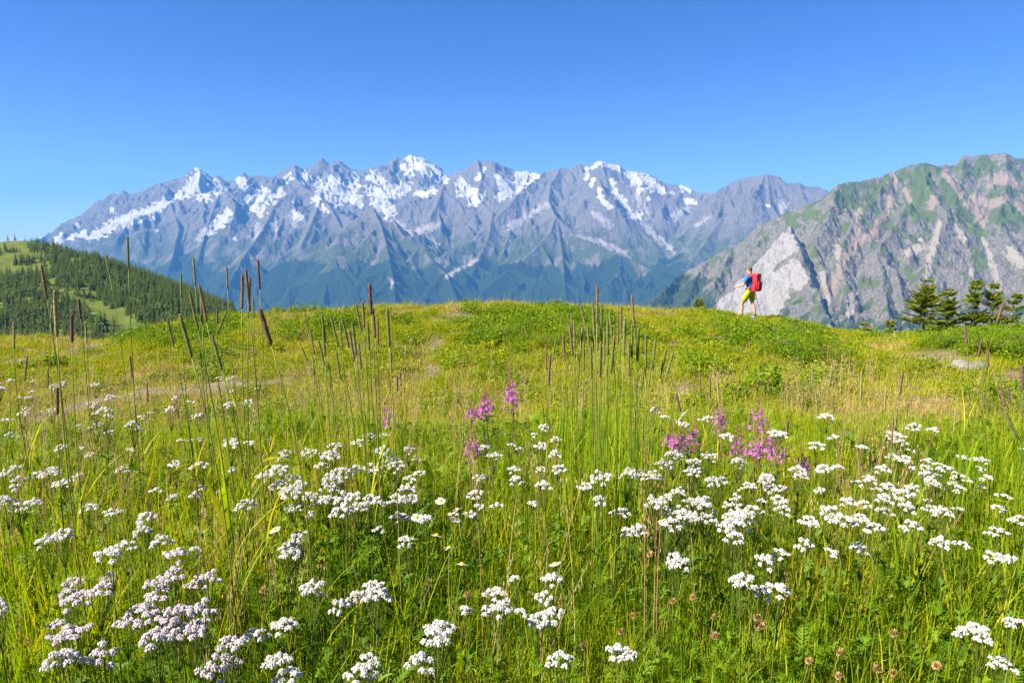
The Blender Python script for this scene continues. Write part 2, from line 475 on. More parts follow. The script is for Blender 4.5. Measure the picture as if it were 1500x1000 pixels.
# ------------------------------------------------------------------ mountains
def ridge_field(x, y, ridges, spur=(520, 1500, 0.52), seed=1, flank=(0.62, 0.42, 520), base=-1250.0, tert=True, grid=None):
    """upper envelope of ridge lines and the side spurs grown from them; ridges: list of [(px,py,km),...]"""
    rg = np.random.default_rng(seed)
    H = np.full(x.shape, base)
    D2 = np.zeros(x.shape)
    segs = []
    def chain(P, lev):
        for a, b in zip(P[:-1], P[1:]): segs.append((a, b, lev))
    def grow(P, spacing, length, slope, lev):
        L = 0.0; nxt = rg.uniform(0.2, 0.8) * spacing
        for a, b in zip(P[:-1], P[1:]):
            d = b - a; l = math.hypot(d[0], d[1])
            if l < 1: continue
            while nxt < L + l:
                t = (nxt - L) / l; s = a + d * t
                for side in (-1, 1):
                    if rg.random() < 0.12: continue
                    ln = length * rg.uniform(0.3, 1.45)
                    ang = math.atan2(d[1], d[0]) + side * rg.uniform(0.9, 1.75)
                    n = 4; Q = [s.copy()]; p = s.copy()
                    sl = slope * rg.uniform(0.8, 1.25)
                    for i in range(n):
                        ang += rg.normal(0, 0.16)
                        st = ln / n
                        p = p + np.array([math.cos(ang) * st, math.sin(ang) * st, -sl * st * (1.3 if i == 0 else rg.uniform(0.55, 1.3))])
                        Q.append(p.copy())
                    chain(Q, lev)
                    if lev == 1 and tert:
                        grow(Q, spacing * 0.42, length * 0.32, slope * 1.45, 2)
                nxt += spacing * rg.uniform(0.3, 1.9)
            L += l
    for rd in ridges:
        P = [at(a, b, kmy * 1000.0) for a, b, kmy in rd]
        chain(P, 0)
        grow(P, spur[0], spur[1], spur[2], 1)
    th_ = np.arctan2(*grid); r_ = np.hypot(*grid)
    th0, dth = th_[0, 0], th_[0, 1] - th_[0, 0]
    rrow = r_[:, 0]
    reach = {0: 2600.0, 1: 1300.0, 2: 420.0}
    fl = {0: flank, 1: (flank[0] * 1.08, flank[1], flank[2]), 2: (flank[0] * 1.3, flank[1] * 1.1, flank[2])}
    for a, b, lev in segs:
        rc = reach[lev]
        mx, my = 0.5 * (a[0] + b[0]), 0.5 * (a[1] + b[1]); hl = 0.5 * math.hypot(b[0] - a[0], b[1] - a[1]) + rc
        rm = math.hypot(mx, my); tm = math.atan2(mx, my); da = hl / max(rm - hl * 0.5, 500)
        c0 = max(0, int((tm - da - th0) / dth)); c1 = min(x.shape[1], int((tm + da - th0) / dth) + 2)
        r0 = np.searchsorted(rrow, rm - hl); r1 = np.searchsorted(rrow, rm + hl)
        if c1 <= c0 or r1 <= r0: continue
        X = x[r0:r1, c0:c1]; Y = y[r0:r1, c0:c1]
        dx, dy = b[0] - a[0], b[1] - a[1]; l2 = dx * dx + dy * dy + 1e-6
        t = np.clip(((X - a[0]) * dx + (Y - a[1]) * dy) / l2, 0, 1)
        d = np.hypot(X - a[0] - t * dx, Y - a[1] - t * dy)
        f = fl[lev]
        h = a[2] + (b[2] - a[2]) * t - (f[0] * d + f[1] * f[2] * (1 - np.exp(-d / f[2])))
        H[r0:r1, c0:c1] = np.maximum(H[r0:r1, c0:c1], h)
    return H

def ridge_near(x, y, ridges, reach):
    """0 on the drawn ridge lines, rising to 1 at the given distance from them"""
    D = np.full(x.shape, reach)
    for rd in ridges:
        P = [at(a, b, c * 1000.0) for a, b, c in rd]
        for a, b in zip(P[:-1], P[1:]):
            sel = np.where((x > min(a[0], b[0]) - reach) & (x < max(a[0], b[0]) + reach) & (y > min(a[1], b[1]) - reach) & (y < max(a[1], b[1]) + reach))
            if len(sel[0]) == 0: continue
            X, Y = x[sel], y[sel]
            dx, dy = b[0] - a[0], b[1] - a[1]
            t = np.clip(((X - a[0]) * dx + (Y - a[1]) * dy) / (dx * dx + dy * dy + 1e-6), 0, 1)
            D[sel] = np.minimum(D[sel], np.hypot(X - a[0] - t * dx, Y - a[1] - t * dy))
    return sstep(0, 1, D / reach)

def polar(px0, px1, nc, r0, r1, nr, geo=True):
    t = np.linspace(math.atan((px0 - 750) / FPX), math.atan((px1 - 750) / FPX), nc)
    r = np.geomspace(r0, r1, nr) if geo else np.linspace(r0, r1, nr)
    T, Rr = np.meshgrid(t, r)
    return Rr * np.sin(T), Rr * np.cos(T)

SKY = [(-260, 352, 16), (-60, 345, 16), (0, 337, 19), (22, 331, 19), (39, 336, 19), (54, 342, 18.5), (63, 339, 18.5), (82, 346, 17.5), (102, 330, 16.5), (120, 315, 16), (141, 297, 16), (146, 294, 16), (153, 297, 16), (163, 284, 16), (172, 286, 16), (181, 280, 16), (192, 287, 16),
       (210, 280, 16), (231, 270, 16.2), (246, 266, 16.3), (261, 262, 16.4), (273, 260, 16.5), (278, 251, 16.5), (289, 246, 16.5), (300, 253, 16.5), (312, 263, 16.6), (319, 257, 16.6), (328, 267, 16.7), (345, 264, 16.8), (357, 253, 16.8), (364, 259, 16.8), (381, 258, 16.8),
       (400, 261, 16.8), (410, 260, 16.8), (417, 248, 16.7), (431, 242, 16.6), (443, 248, 16.8), (458, 244, 17), (466, 238, 17), (471, 231, 17), (482, 242, 17), (497, 236, 17), (513, 248, 17.2), (530, 251, 17.3), (548, 246, 17.3), (563, 247, 17.3), (578, 231, 17.2), (590, 234, 17.2), (602, 227, 17.2),
       (617, 231, 17.2), (635, 243, 17.1), (656, 259, 17), (668, 254, 16.6), (683, 248, 16.4), (699, 234, 16.4), (707, 238, 16.4), (714, 236, 16.4), (723, 237, 16.4), (737, 244, 16.5), (755, 252, 17), (775, 252, 17), (790, 257, 16.8), (799, 253, 16), (820, 248, 15.8), (832, 249, 15.8), (844, 241, 15.8), (862, 243, 15.8),
       (880, 237, 15.8), (892, 242, 15.9), (907, 243, 16), (916, 252, 16.1), (940, 254, 16.2), (961, 261, 16.2), (973, 270, 16.2), (1000, 273, 16), (1024, 284, 15.6), (1048, 284, 15.2), (1060, 277, 15), (1072, 269, 14.8), (1084, 263, 14.6), (1109, 260, 14.4), (1124, 256, 14.2), (1142, 261, 14.2), (1151, 270, 14.2), (1170, 269, 14.2), (1181, 275, 14.2),
       (1199, 275, 14.2), (1214, 282, 14.2), (1300, 300, 14.2), (1450, 300, 14), (1700, 310, 14)]
RANGE = [SKY,
         [(129, 351, 14.4), (152, 341, 14.5), (177, 331, 14.7), (200, 325, 14.8), (216, 319, 14.9), (235, 305, 15.1), (249, 295, 15.3), (270, 287, 15.5), (296, 285, 15.4), (321, 283, 15.3), (340, 283, 15.3), (358, 279, 15.6), (372, 268, 16.3)],
         [(249, 295, 15.3), (262, 335, 14.2), (250, 385, 13.0), (235, 430, 12.2)], [(321, 283, 15.3), (302, 335, 14.1), (285, 395, 12.8), (275, 440, 12)], [(177, 331, 14.7), (185, 375, 13.6), (178, 420, 12.6)],
         [(431, 242, 16.6), (434, 262, 15.8), (440, 272, 15.3), (456, 282, 15), (470, 291, 14.7), (486, 308, 14.2), (500, 334, 13.7)], [(440, 272, 15.3), (415, 290, 14.9), (401, 303, 14.5), (385, 335, 13.7), (350, 385, 12.4), (325, 440, 11.4)], [(470, 291, 14.7), (455, 330, 13.6), (440, 360, 13)],
         [(602, 227, 17.2), (607, 260, 16.4), (622, 282, 15.7), (645, 275, 15.4), (652, 268, 15.3), (668, 277, 15), (690, 299, 14.5), (655, 318, 14.1)], [(652, 268, 15.3), (640, 300, 14.4), (630, 318, 13.9)],
         [(545, 305, 12.6), (527, 318, 12.5), (509, 330, 12.4), (476, 350, 12.2), (440, 368, 11.9), (400, 392, 11.5), (365, 430, 11)], [(545, 305, 12.6), (572, 317, 12.5), (590, 345, 12.2), (622, 370, 11.8), (655, 402, 11.2), (670, 440, 10.6)],
         [(545, 305, 12.6), (558, 330, 12.1), (566, 360, 11.5), (575, 400, 10.8), (580, 450, 10)], [(509, 330, 12.4), (500, 370, 11.6), (480, 410, 10.9), (470, 455, 10.2)],
         [(699, 234, 16.4), (705, 262, 15.6), (698, 288, 14.9), (704, 297, 14.6), (722, 312, 14), (715, 350, 13.0), (698, 385, 12.2), (690, 405, 11.8)], [(737, 244, 16.5), (745, 285, 15.3), (735, 310, 14.5)],
         [(799, 253, 16), (778, 268, 15.3), (760, 282, 14.8), (748, 300, 14.3), (728, 318, 13.8)],
         [(820, 248, 15.8), (806, 272, 15), (803, 295, 14.2), (814, 318, 13.2), (806, 340, 12.5), (780, 368, 11.9), (745, 395, 11.4), (705, 428, 10.8)], [(814, 318, 13.2), (832, 335, 12.8), (850, 352, 12.4), (890, 368, 12), (931, 383, 11.6), (975, 408, 11), (1000, 440, 10.4)],
         [(814, 318, 13.2), (822, 360, 12.2), (826, 400, 11.3), (830, 450, 10.3)],
         [(844, 241, 15.8), (852, 275, 15), (862, 305, 14.3), (876, 325, 13.8), (900, 345, 13.2)], [(880, 237, 15.8), (888, 265, 15.2), (893, 287, 14.8), (905, 310, 14.3), (925, 326, 13.9), (945, 345, 13.4), (964, 363, 13)],
         [(907, 243, 16), (912, 270, 15.4), (922, 290, 14.9)], [(1000, 273, 16), (990, 295, 15.2), (975, 312, 14.7)], [(1048, 284, 15.2), (1030, 310, 14.4), (1010, 335, 13.8), (990, 352, 13.3)],
         [(1084, 263, 14.6), (1075, 300, 13.8), (1050, 330, 13), (1025, 365, 12.2), (1008, 390, 11.6)], [(1124, 256, 14.2), (1126, 285, 13.6), (1128, 300, 13.2), (1140, 318, 12.8), (1150, 335, 12.4)], [(1170, 269, 14.2), (1180, 300, 13.4), (1185, 330, 12.8)]]
x, y = polar(-170, 1420, 1080, 9200, 19500, 420)
wx = 115 * fbm(x / 800, y / 800, 4, 21); wy = 115 * fbm(x / 800 + 40, y / 800, 4, 22)
nr = ridge_near(x, y, RANGE, 420.0)
H = ridge_field(x + wx * nr, y + wy * nr, RANGE, (430, 1250, 0.50), 3, (0.68, 0.50, 440), grid=(x, y))
alt = sstep(-700, 1300, H)
H = H + (16 + 52 * alt) * ridged(x / 360, y / 360, 5, 31, 0.62) * (0.10 + 0.90 * nr) - 34 * alt * nr + (6 + 14 * alt) * ridged(x / 95, y / 95, 3, 33, 0.6) * (0.3 + 0.7 * nr) + 14 * alt * (1 - nr) * ridged(x / 60, y / 60, 2, 35)
cell = noise2(x / 55, y / 140, 77)
H = H + 16 * alt * np.abs(cell)
px, py = project(x, y, H)
w = 0.9 * fbm(px / 7, py / 5, 3, 51)
SNOW = [[(92, 343, 2), (82, 356, 4)], [(129, 349, 3), (150, 339, 5), (175, 326, 7), (200, 318, 7), (225, 309, 6), (247, 293, 4)], [(106, 346, 2), (125, 341, 3)], [(90, 352, 2), (110, 347, 2)], [(163, 307, 3)], [(113, 330, 2)], [(230, 339, 2)],
        [(290, 250, 3), (294, 262, 7), (298, 284, 8)], [(283, 268, 7), (272, 283, 6), (262, 287, 4)], [(315, 272, 6), (318, 281, 5)], [(327, 279, 4)], [(353, 264, 5), (360, 277, 4)], [(385, 280, 6)], [(368, 293, 6), (398, 291, 6)], [(374, 300, 8), (381, 309, 6)],
        [(303, 341, 3), (317, 328, 5), (330, 320, 7), (333, 315, 6)], [(420, 264, 4), (424, 258, 3)], [(447, 258, 5), (444, 265, 5)], [(412, 281, 4), (408, 285, 3)], [(428, 313, 4), (437, 317, 5)], [(461, 291, 4)], [(468, 270, 6), (490, 273, 8), (505, 281, 6)], [(478, 261, 3), (500, 266, 4)],
        [(513, 269, 6), (521, 275, 6)], [(466, 284, 4), (482, 291, 5), (494, 298, 5)], [(512, 286, 5), (523, 293, 5)], [(518, 257, 3), (522, 264, 4)], [(548, 259, 6), (556, 266, 6)], [(544, 281, 7), (565, 284, 9), (592, 275, 7)], [(556, 297, 8), (570, 308, 6), (567, 317, 4)],
        [(598, 231, 3), (608, 238, 7), (622, 245, 7), (638, 256, 6), (650, 264, 4)], [(590, 243, 3), (600, 254, 5)], [(613, 284, 4), (634, 281, 5)], [(673, 268, 5), (684, 280, 8), (700, 290, 7), (690, 296, 4)], [(726, 258, 3), (738, 270, 6), (748, 277, 6)], [(700, 289, 4)], [(730, 266, 3)],
        [(757, 254, 4), (773, 258, 8), (762, 268, 8), (745, 278, 8), (733, 287, 5)], [(786, 258, 4)], [(860, 246, 2), (859, 260, 2)], [(866, 245, 2), (880, 239, 3), (906, 246, 3)], [(878, 277, 2), (879, 289, 3), (893, 303, 3)], [(896, 264, 2), (901, 281, 3), (915, 300, 4), (922, 314, 5), (938, 317, 3)],
        [(918, 255, 3), (930, 261, 8), (943, 266, 9), (958, 272, 6), (969, 278, 4)], [(938, 277, 4)], [(949, 290, 3)], [(1000, 275, 3), (1010, 280, 2)], [(1006, 294, 3), (1019, 297, 2)], [(1124, 302, 2)], [(0, 342, 3)], [(62, 345, 4)], [(345, 350, 2)], [(466, 300, 3), (478, 308, 3)], [(540, 262, 3)],
        [(500, 290, 3), (530, 300, 3)], [(430, 296, 2)], [(710, 248, 2), (700, 262, 3)], [(870, 262, 2), (866, 272, 2)], [(985, 283, 2)]]
SCREE = [[(846, 345, 3), (880, 356, 6), (905, 365, 6), (932, 379, 3)], [(934, 288, 8), (946, 312, 9)], [(935, 326, 5), (955, 342, 7), (975, 355, 6), (987, 371, 4)], [(600, 345, 6), (618, 337, 8), (640, 330, 6)], [(748, 332, 8), (768, 318, 7), (800, 300, 6)], [(374, 346, 10), (378, 330, 6)], [(404, 334, 9), (396, 320, 6)],
         [(431, 328, 6), (424, 316, 5)], [(985, 318, 8), (1005, 306, 7)], [(1145, 300, 9), (1150, 314, 7)], [(590, 330, 6), (575, 322, 4)], [(655, 404, 5), (672, 395, 4), (700, 380, 3)], [(870, 312, 6), (892, 330, 6)], [(290, 350, 6), (300, 335, 6)], [(1020, 330, 4), (1040, 318, 4)], [(640, 360, 6), (625, 350, 6)], [(575, 415, 7)]]
zs = H
nz = np.gradient(H, axis=1) / np.hypot(np.gradient(x, axis=1), np.gradient(y, axis=1))
snow = strokes(px, py, [[(a, b, c * 1.3 + 0.6) for a, b, c in q] for q in SNOW], 0.5, w)
snow = np.maximum(snow, sstep(0.25, 0.6, fbm(x / 210, y / 210, 4, 61)) * sstep(1400, 2100, zs) * 0.5)
scree = strokes(px, py, SCREE, 0.9, w)
green = sstep(800, -150, zs + 260 * fbm(x / 500, y / 500, 4, 63)) * sstep(-0.3, 0.25, fbm(x / 260, y / 260, 4, 64) + 0.26)
forest = sstep(-150, -480, zs + 240 * fbm(x / 600, y / 600, 4, 66))
print('range verts', x.size, H.max(), H.min())

k = NT('alpine_rock')
P = k.pos()
sc = k.n('ShaderNodeVectorMath', operation='MULTIPLY'); sc.inputs[1].default_value = (0.001, 0.001, 0.001); k.l(P, sc.inputs[0]); P = sc.outputs[0]
n1 = k.noise(5, 8, 0.7, P); n2 = k.noise(24, 6, 0.7, P); n3 = k.noise(70, 4, 0.7, P)
rock = k.ramp(n2, [(0.28, (0.075, 0.066, 0.052)), (0.5, (0.18, 0.160, 0.13)), (0.72, (0.36, 0.325, 0.265))])
rock = k.mix(k.range(n1, 0.35, 0.7), rock, k.mix(n3, (0.11, 0.10, 0.08), (0.32, 0.285, 0.23)))
grass = k.mix(n2, (0.060, 0.085, 0.02), (0.125, 0.145, 0.04))
fz = k.mix(k.range(n3, 0.4, 0.6), (0.022, 0.042, 0.012), (0.05, 0.080, 0.022))
c = k.mix(k.range(k.math('ADD', k.math('MULTIPLY', k.attr('green'), 0.85), k.math('MULTIPLY', k.math('SUBTRACT', n2, 0.5), 2.6)), 0.35, 0.75), rock, grass)
c = k.mix(k.range(k.math('ADD', k.attr('forest'), k.math('MULTIPLY', k.math('SUBTRACT', n2, 0.5), 1.2)), 0.4, 0.6), c, fz)
c = k.mix(k.range(k.math('ADD', k.math('MULTIPLY', k.attr('scree'), 0.8), k.math('MULTIPLY', k.math('SUBTRACT', n2, 0.5), 1.9)), 0.35, 0.85), c, k.mix(n3, (0.38, 0.34, 0.29), (0.52, 0.47, 0.41)))
c = k.mix(k.range(k.math('ADD', k.attr('snow'), k.math('MULTIPLY', k.math('SUBTRACT', n3, 0.5), 0.75)), 0.46, 0.54), c, k.mix(n2, (0.52, 0.50, 0.47), (0.66, 0.645, 0.62)))
mat_range = k.finish(k.principled(c, 0.95, 0.05, k.bump(k.math('ADD', n2, k.math('MULTIPLY', n3, 0.5)), 1.0, 90.0)))
me = mesh_np('mountain_range', np.stack([x.ravel(), y.ravel(), H.ravel()], 1), grid_faces(*x.shape), mat_range, False, {'snow': snow, 'scree': scree, 'green': green, 'forest': forest})
o = link('mountain_range', me); o['kind'] = 'structure'

# ---- the nearer mountain with the pale slab
RM = [[(940, 480, 7.2), (970, 450, 7.1), (985, 418, 7.0), (1000, 402, 6.95), (1036, 383, 6.9), (1072, 362, 6.85), (1100, 347, 6.8), (1139, 330, 6.75), (1172, 319, 6.7), (1190, 305, 6.7), (1214, 285, 6.7), (1226, 272, 6.7), (1241, 269, 6.75), (1259, 268, 6.8), (1286, 261, 6.85), (1310, 253, 6.9), (1331, 244, 6.9), (1352, 239, 6.9), (1370, 245, 7), (1400, 243, 7.1),
       (1412, 230, 7.1), (1436, 229, 7.1), (1455, 227, 7.1), (1472, 225, 7.0), (1487, 233, 7), (1500, 234, 7), (1540, 240, 7), (1600, 225, 7.1), (1750, 240, 7.2)],
      [(1226, 272, 6.7), (1222, 300, 6.4), (1206, 330, 6.1), (1192, 365, 5.85), (1206, 400, 5.5), (1222, 440, 5.15)], [(1310, 253, 6.9), (1290, 280, 6.6), (1262, 315, 6.25), (1240, 350, 5.9), (1225, 385, 5.6), (1240, 420, 5.25), (1245, 480, 4.8)],
      [(1352, 239, 6.9), (1355, 268, 6.6), (1367, 290, 6.35), (1386, 314, 6.1), (1384, 345, 5.8), (1370, 375, 5.5), (1352, 410, 5.2), (1345, 460, 4.8)], [(1331, 300, 6.3), (1310, 335, 6.0), (1284, 372, 5.6), (1290, 410, 5.25), (1300, 470, 4.75)], [(1284, 372, 5.6), (1308, 398, 5.35), (1324, 440, 5.0), (1330, 480, 4.7)],
      [(1412, 230, 7.1), (1408, 265, 6.7), (1398, 300, 6.35), (1405, 330, 6.05), (1420, 365, 5.7), (1425, 410, 5.3), (1420, 460, 4.9)], [(1472, 225, 7.0), (1478, 262, 6.6), (1468, 300, 6.2), (1462, 326, 5.95), (1480, 355, 5.65), (1500, 400, 5.25), (1510, 460, 4.8)], [(1540, 240, 7), (1545, 300, 6.3), (1560, 380, 5.5), (1570, 460, 4.8)],
      [(1072, 362, 6.85), (1060, 395, 6.5), (1040, 420, 6.2)], [(1036, 383, 6.9), (1015, 415, 6.5), (1000, 450, 6.1)], [(1000, 402, 6.95), (975, 430, 6.5), (950, 455, 6.2), (900, 490, 5.9)]]
SLAB = []
e0 = (1158, 330, 6.0)
bot = [(1042, 456, 5.55), (1060, 464, 5.45), (1085, 472, 5.32), (1110, 478, 5.2), (1135, 484, 5.08), (1160, 488, 4.96), (1185, 490, 4.86), (1205, 492, 4.78), (1222, 494, 4.7)]
for i in range(24):
    f = i / 23 * (len(bot) - 1); j = min(int(f), len(bot) - 2); t = f - j
    b = tuple(bot[j][q] * (1 - t) + bot[j + 1][q] * t for q in range(3))
    SLAB.append([e0, b])
x, y = polar(880, 1680, 600, 4300, 9500, 420, False)
wx = 26 * fbm(x / 330, y / 330, 3, 71); wy = 26 * fbm(x / 330 + 40, y / 330, 3, 72)
nr = ridge_near(x, y, RM[:1], 160.0)
H = ridge_field(x + wx * nr, y + wy * nr, RM, (210, 520, 0.62), 9, (0.72, 0.5, 200), grid=(x, y))
px0, py0 = project(x, y, H)
alt = sstep(-900, 300, H)
H = H + 30 * ridged(x / 170, y / 170, 5, 81, 0.62) * (0.2 + 0.8 * nr) - 18 * nr + 8 * ridged(x / 42, y / 42, 3, 83)
Hs = np.full(x.shape, -1250.0)
x_keep, y_keep = x, y
x = x + 34 * fbm(x / 170, y / 170, 4, 88, 0.6); y = y + 34 * fbm(x / 170 + 9, y / 170, 4, 89, 0.6)
E0 = at(*e0[:2], e0[2] * 1000); fan = np.zeros(x.shape, bool)
BP = [at(a, b, c * 1000) for a, b, c in bot]
# planar fan of the slab: interpolate between neighbouring rib lines
for a, b in zip(BP[:-1], BP[1:]):
    d1, d2 = a - E0, b - E0
    det = d1[0] * d2[1] - d1[1] * d2[0]
    s = ((x - E0[0]) * d2[1] - (y - E0[1]) * d2[0]) / det; t = (d1[0] * (y - E0[1]) - d1[1] * (x - E0[0])) / det
    ins = (s >= -1e-3) & (t >= -1e-3) & (s + t <= 1.25)
    z = E0[2] + s * d1[2] + t * d2[2]
    Hs = np.where(ins, np.maximum(Hs, z), Hs); fan |= ins
for a, b in ((E0, BP[0]), (E0, BP[-1])):
    dx, dy = b[0] - a[0], b[1] - a[1]
    t = np.clip(((x - a[0]) * dx + (y - a[1]) * dy) / (dx * dx + dy * dy), 0, 1.2)
    d = np.hypot(x - a[0] - t * dx, y - a[1] - t * dy)
    Hs = np.maximum(Hs, a[2] + (b[2] - a[2]) * t - 1.7 * d)
Hs = Hs + 14 * fbm(x / 130, y / 130, 5, 85, 0.6) + 7 * ridged(x / 40, y / 70, 3, 86)
x, y = x_keep, y_keep
slabm = np.where(fan, 1.0, sstep(-6, 14, Hs - H))
H = np.where(Hs > -1249, np.where(fan, Hs, np.maximum(H, Hs)), H)
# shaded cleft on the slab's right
px, py = project(x, y, H)
w = 0.9 * fbm(px / 8, py / 6, 3, 91)
WHITE = [(1158, 329), (1100, 382), (1040, 456), (1030, 476), (1128, 476), (1140, 452), (1156, 432), (1182, 418), (1176, 396), (1168, 370), (1163, 345)]
jx = 9 * fbm(px / 16, py / 16, 4, 95); jy = 9 * fbm(px / 16, py / 16, 4, 96)
white = in_poly(px + jx, py + jy, WHITE) * slabm
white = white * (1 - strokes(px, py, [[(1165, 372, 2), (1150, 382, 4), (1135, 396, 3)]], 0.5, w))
RED = [[(1312, 262, 4), (1306, 285, 5), (1297, 308, 6), (1284, 335, 7), (1268, 350, 6), (1245, 370, 6), (1228, 405, 7), (1214, 424, 8)], [(1258, 310, 5), (1256, 335, 6), (1248, 360, 6)], [(1385, 254, 5), (1397, 268, 6), (1410, 285, 5)], [(1420, 298, 8), (1432, 312, 10), (1440, 322, 7), (1441, 332, 3)], [(1452, 265, 10), (1470, 262, 9), (1488, 272, 6)], [(1226, 275, 4)],
       [(1368, 292, 7), (1365, 305, 5)], [(1425, 290, 6), (1450, 300, 7), (1475, 290, 6)], [(1308, 257, 5)], [(1490, 300, 5), (1500, 310, 4)], [(1326, 280, 5), (1333, 295, 4)]]
PALE = [[(1376, 325, 4), (1370, 350, 6), (1364, 375, 6), (1358, 402, 5)], [(1440, 350, 3), (1448, 372, 4), (1456, 395, 5), (1462, 425, 5)], [(1350, 360, 8), (1330, 370, 7)], [(1225, 360, 6), (1232, 390, 5)], [(1424, 398, 7)], [(1205, 400, 5), (1214, 440, 6)], [(1250, 430, 6), (1245, 460, 6)], [(1400, 335, 8), (1410, 350, 6)], [(1480, 370, 9), (1495, 385, 8)]]
GREEN = [[(1350, 255, 16), (1345, 285, 18), (1335, 310, 14)], [(1395, 285, 10), (1420, 318, 12), (1438, 345, 10), (1442, 360, 6)], [(1470, 315, 16), (1495, 318, 16)], [(1245, 280, 12), (1250, 300, 10)], [(1440, 240, 12)], [(1180, 318, 6), (1196, 312, 6)], [(1280, 275, 9), (1275, 300, 8)], [(1380, 270, 8), (1400, 300, 6)], [(1330, 395, 7), (1335, 410, 5)], [(1430, 370, 6), (1436, 395, 6)], [(1500, 385, 10)], [(1300, 330, 9)]]
red = strokes(px, py, RED, 0.6, w); pale = strokes(px, py, PALE, 0.6, w)
green = np.maximum(strokes(px, py, GREEN, 0.8, w), sstep(0.1, 0.5, fbm(x / 130, y / 130, 4, 97) + sstep(-100, 500, H) * 0.35 - 0.05) * 0.75)
forest = sstep(-300, -620, H + 120 * fbm(x / 180, y / 180, 4, 98)) * sstep(-0.2, 0.3, fbm(x / 120, y / 120, 3, 99) + 0.12)
forest = np.maximum(forest, sstep(1120, 960, px + 30 * fbm(x / 200, y / 200, 3, 100)) * sstep(398, 420, py + 0.2 * (1060 - px)))
pale = pale * (1 - white)
k = NT('limestone_mountain')
P = k.pos()
sc = k.n('ShaderNodeVectorMath', operation='MULTIPLY'); sc.inputs[1].default_value = (0.001, 0.001, 0.001); k.l(P, sc.inputs[0]); P = sc.outputs[0]
n1 = k.noise(12, 8, 0.7, P); n2 = k.noise(55, 6, 0.7, P); n3 = k.noise(150, 4, 0.7, P)
rock = k.ramp(n2, [(0.28, (0.085, 0.078, 0.062)), (0.5, (0.165, 0.15, 0.122)), (0.7, (0.29, 0.265, 0.22))])
scr = k.mix(k.range(n3, 0.5, 0.58), rock, (0.045, 0.055, 0.03))
rock = k.mix(k.range(n1, 0.45, 0.62), rock, scr)
grass = k.mix(n2, (0.060, 0.090, 0.015), (0.115, 0.145, 0.03))
fz = k.mix(k.range(n3, 0.4, 0.6), (0.02, 0.035, 0.012), (0.055, 0.08, 0.028))
def thr(a, amp, lo, hi, nn): return k.range(k.math('ADD', k.attr(a), k.math('MULTIPLY', k.math('SUBTRACT', nn, 0.5), amp)), lo, hi)
c = k.mix(thr('green', 1.6, 0.4, 0.65, n2), rock, grass)
c = k.mix(thr('forest', 1.9, 0.45, 0.6, n3), c, fz)
c = k.mix(thr('pale', 1.0, 0.4, 0.75, n2), c, k.mix(n3, (0.25, 0.22, 0.175), (0.35, 0.31, 0.25)))
c = k.mix(thr('red', 1.1, 0.4, 0.75, n2), c, k.mix(n3, (0.215, 0.165, 0.12), (0.29, 0.23, 0.17)))
c = k.mix(thr('white', 0.5, 0.4, 0.6, n3), c, k.mix(k.range(n2, 0.3, 0.7), (0.22, 0.205, 0.185), (0.37, 0.35, 0.32)))
mat_lime = k.finish(k.principled(c, 0.95, 0.05, k.bump(k.math('ADD', n2, k.math('MULTIPLY', n3, 0.5)), 0.9, 30.0)))
me = mesh_np('mountain', np.stack([x.ravel(), y.ravel(), H.ravel()], 1), grid_faces(*x.shape), mat_lime, False, {'white': white, 'red': red, 'pale': pale, 'green': green, 'forest': forest})
o = link('mountain', me); o['kind'] = 'structure'

# ------------------------------------------------------------------ wooded hill on the left
HR = [(-700, 340, 1.35), (-300, 345, 1.25), (-80, 356, 1.2), (0, 357, 1.18), (38, 354, 1.15), (60, 362, 1.12), (85, 374, 1.08), (120, 381, 1.04), (145, 388, 1.0), (170, 400, 0.96), (212, 424, 0.90), (242, 444, 0.86), (266, 460, 0.83), (300, 485, 0.79), (350, 530, 0.72)]
_hr = [at(a, b, c * 1000) for a, b, c in HR]
def wood_z(x, y):
    h = np.full(np.shape(x), -700.0)
    for a, b in zip(_hr[:-1], _hr[1:]):
        dx, dy = b[0] - a[0], b[1] - a[1]
        t = np.clip(((x - a[0]) * dx + (y - a[1]) * dy) / (dx * dx + dy * dy), 0, 1)
        ox = x - a[0] - t * dx; ox = np.where(ox > 0, ox * 2.1, ox)
        d = np.hypot(ox, y - a[1] - t * dy)
        h = np.maximum(h, a[2] + (b[2] - a[2]) * t - 0.30 * np.sqrt(d * d + 400) + 6)
    return h + 5 * fbm(x / 110, y / 110, 4, 111) + 1.5 * fbm(x / 25, y / 25, 3, 112)
x, y = polar(-800, 420, 260, 380, 2200, 130)
H = wood_z(x, y)
px, py = project(x, y, H)
MEADOW = [[(75, 421, 3), (95, 430, 5), (125, 446, 8), (160, 463, 10), (200, 485, 13)], [(0, 360, 7), (25, 361, 7), (40, 366, 4)], [(98, 384, 4), (115, 381, 5)], [(-100, 370, 20)]]
k = NT('hill_pasture')
P = k.pos(); n1 = k.noise(0.02, 6, 0.7, P); n2 = k.noise(0.25, 5, 0.7, P)
c = k.ramp(n1, [(0.3, (0.055, 0.08, 0.010)), (0.5, (0.085, 0.11, 0.014)), (0.7, (0.125, 0.13, 0.025))])
c = k.mix(k.range(n2, 0.35, 0.75), c, (0.06, 0.085, 0.012))
mat_past = k.finish(k.principled(c, 0.95, 0.1, k.bump(n2, 0.6, 1.5)))
me = mesh_np('wooded_hill', np.stack([x.ravel(), y.ravel(), H.ravel()], 1), grid_faces(*x.shape), mat_past, True)
o = link('wooded_hill', me); o['kind'] = 'structure'

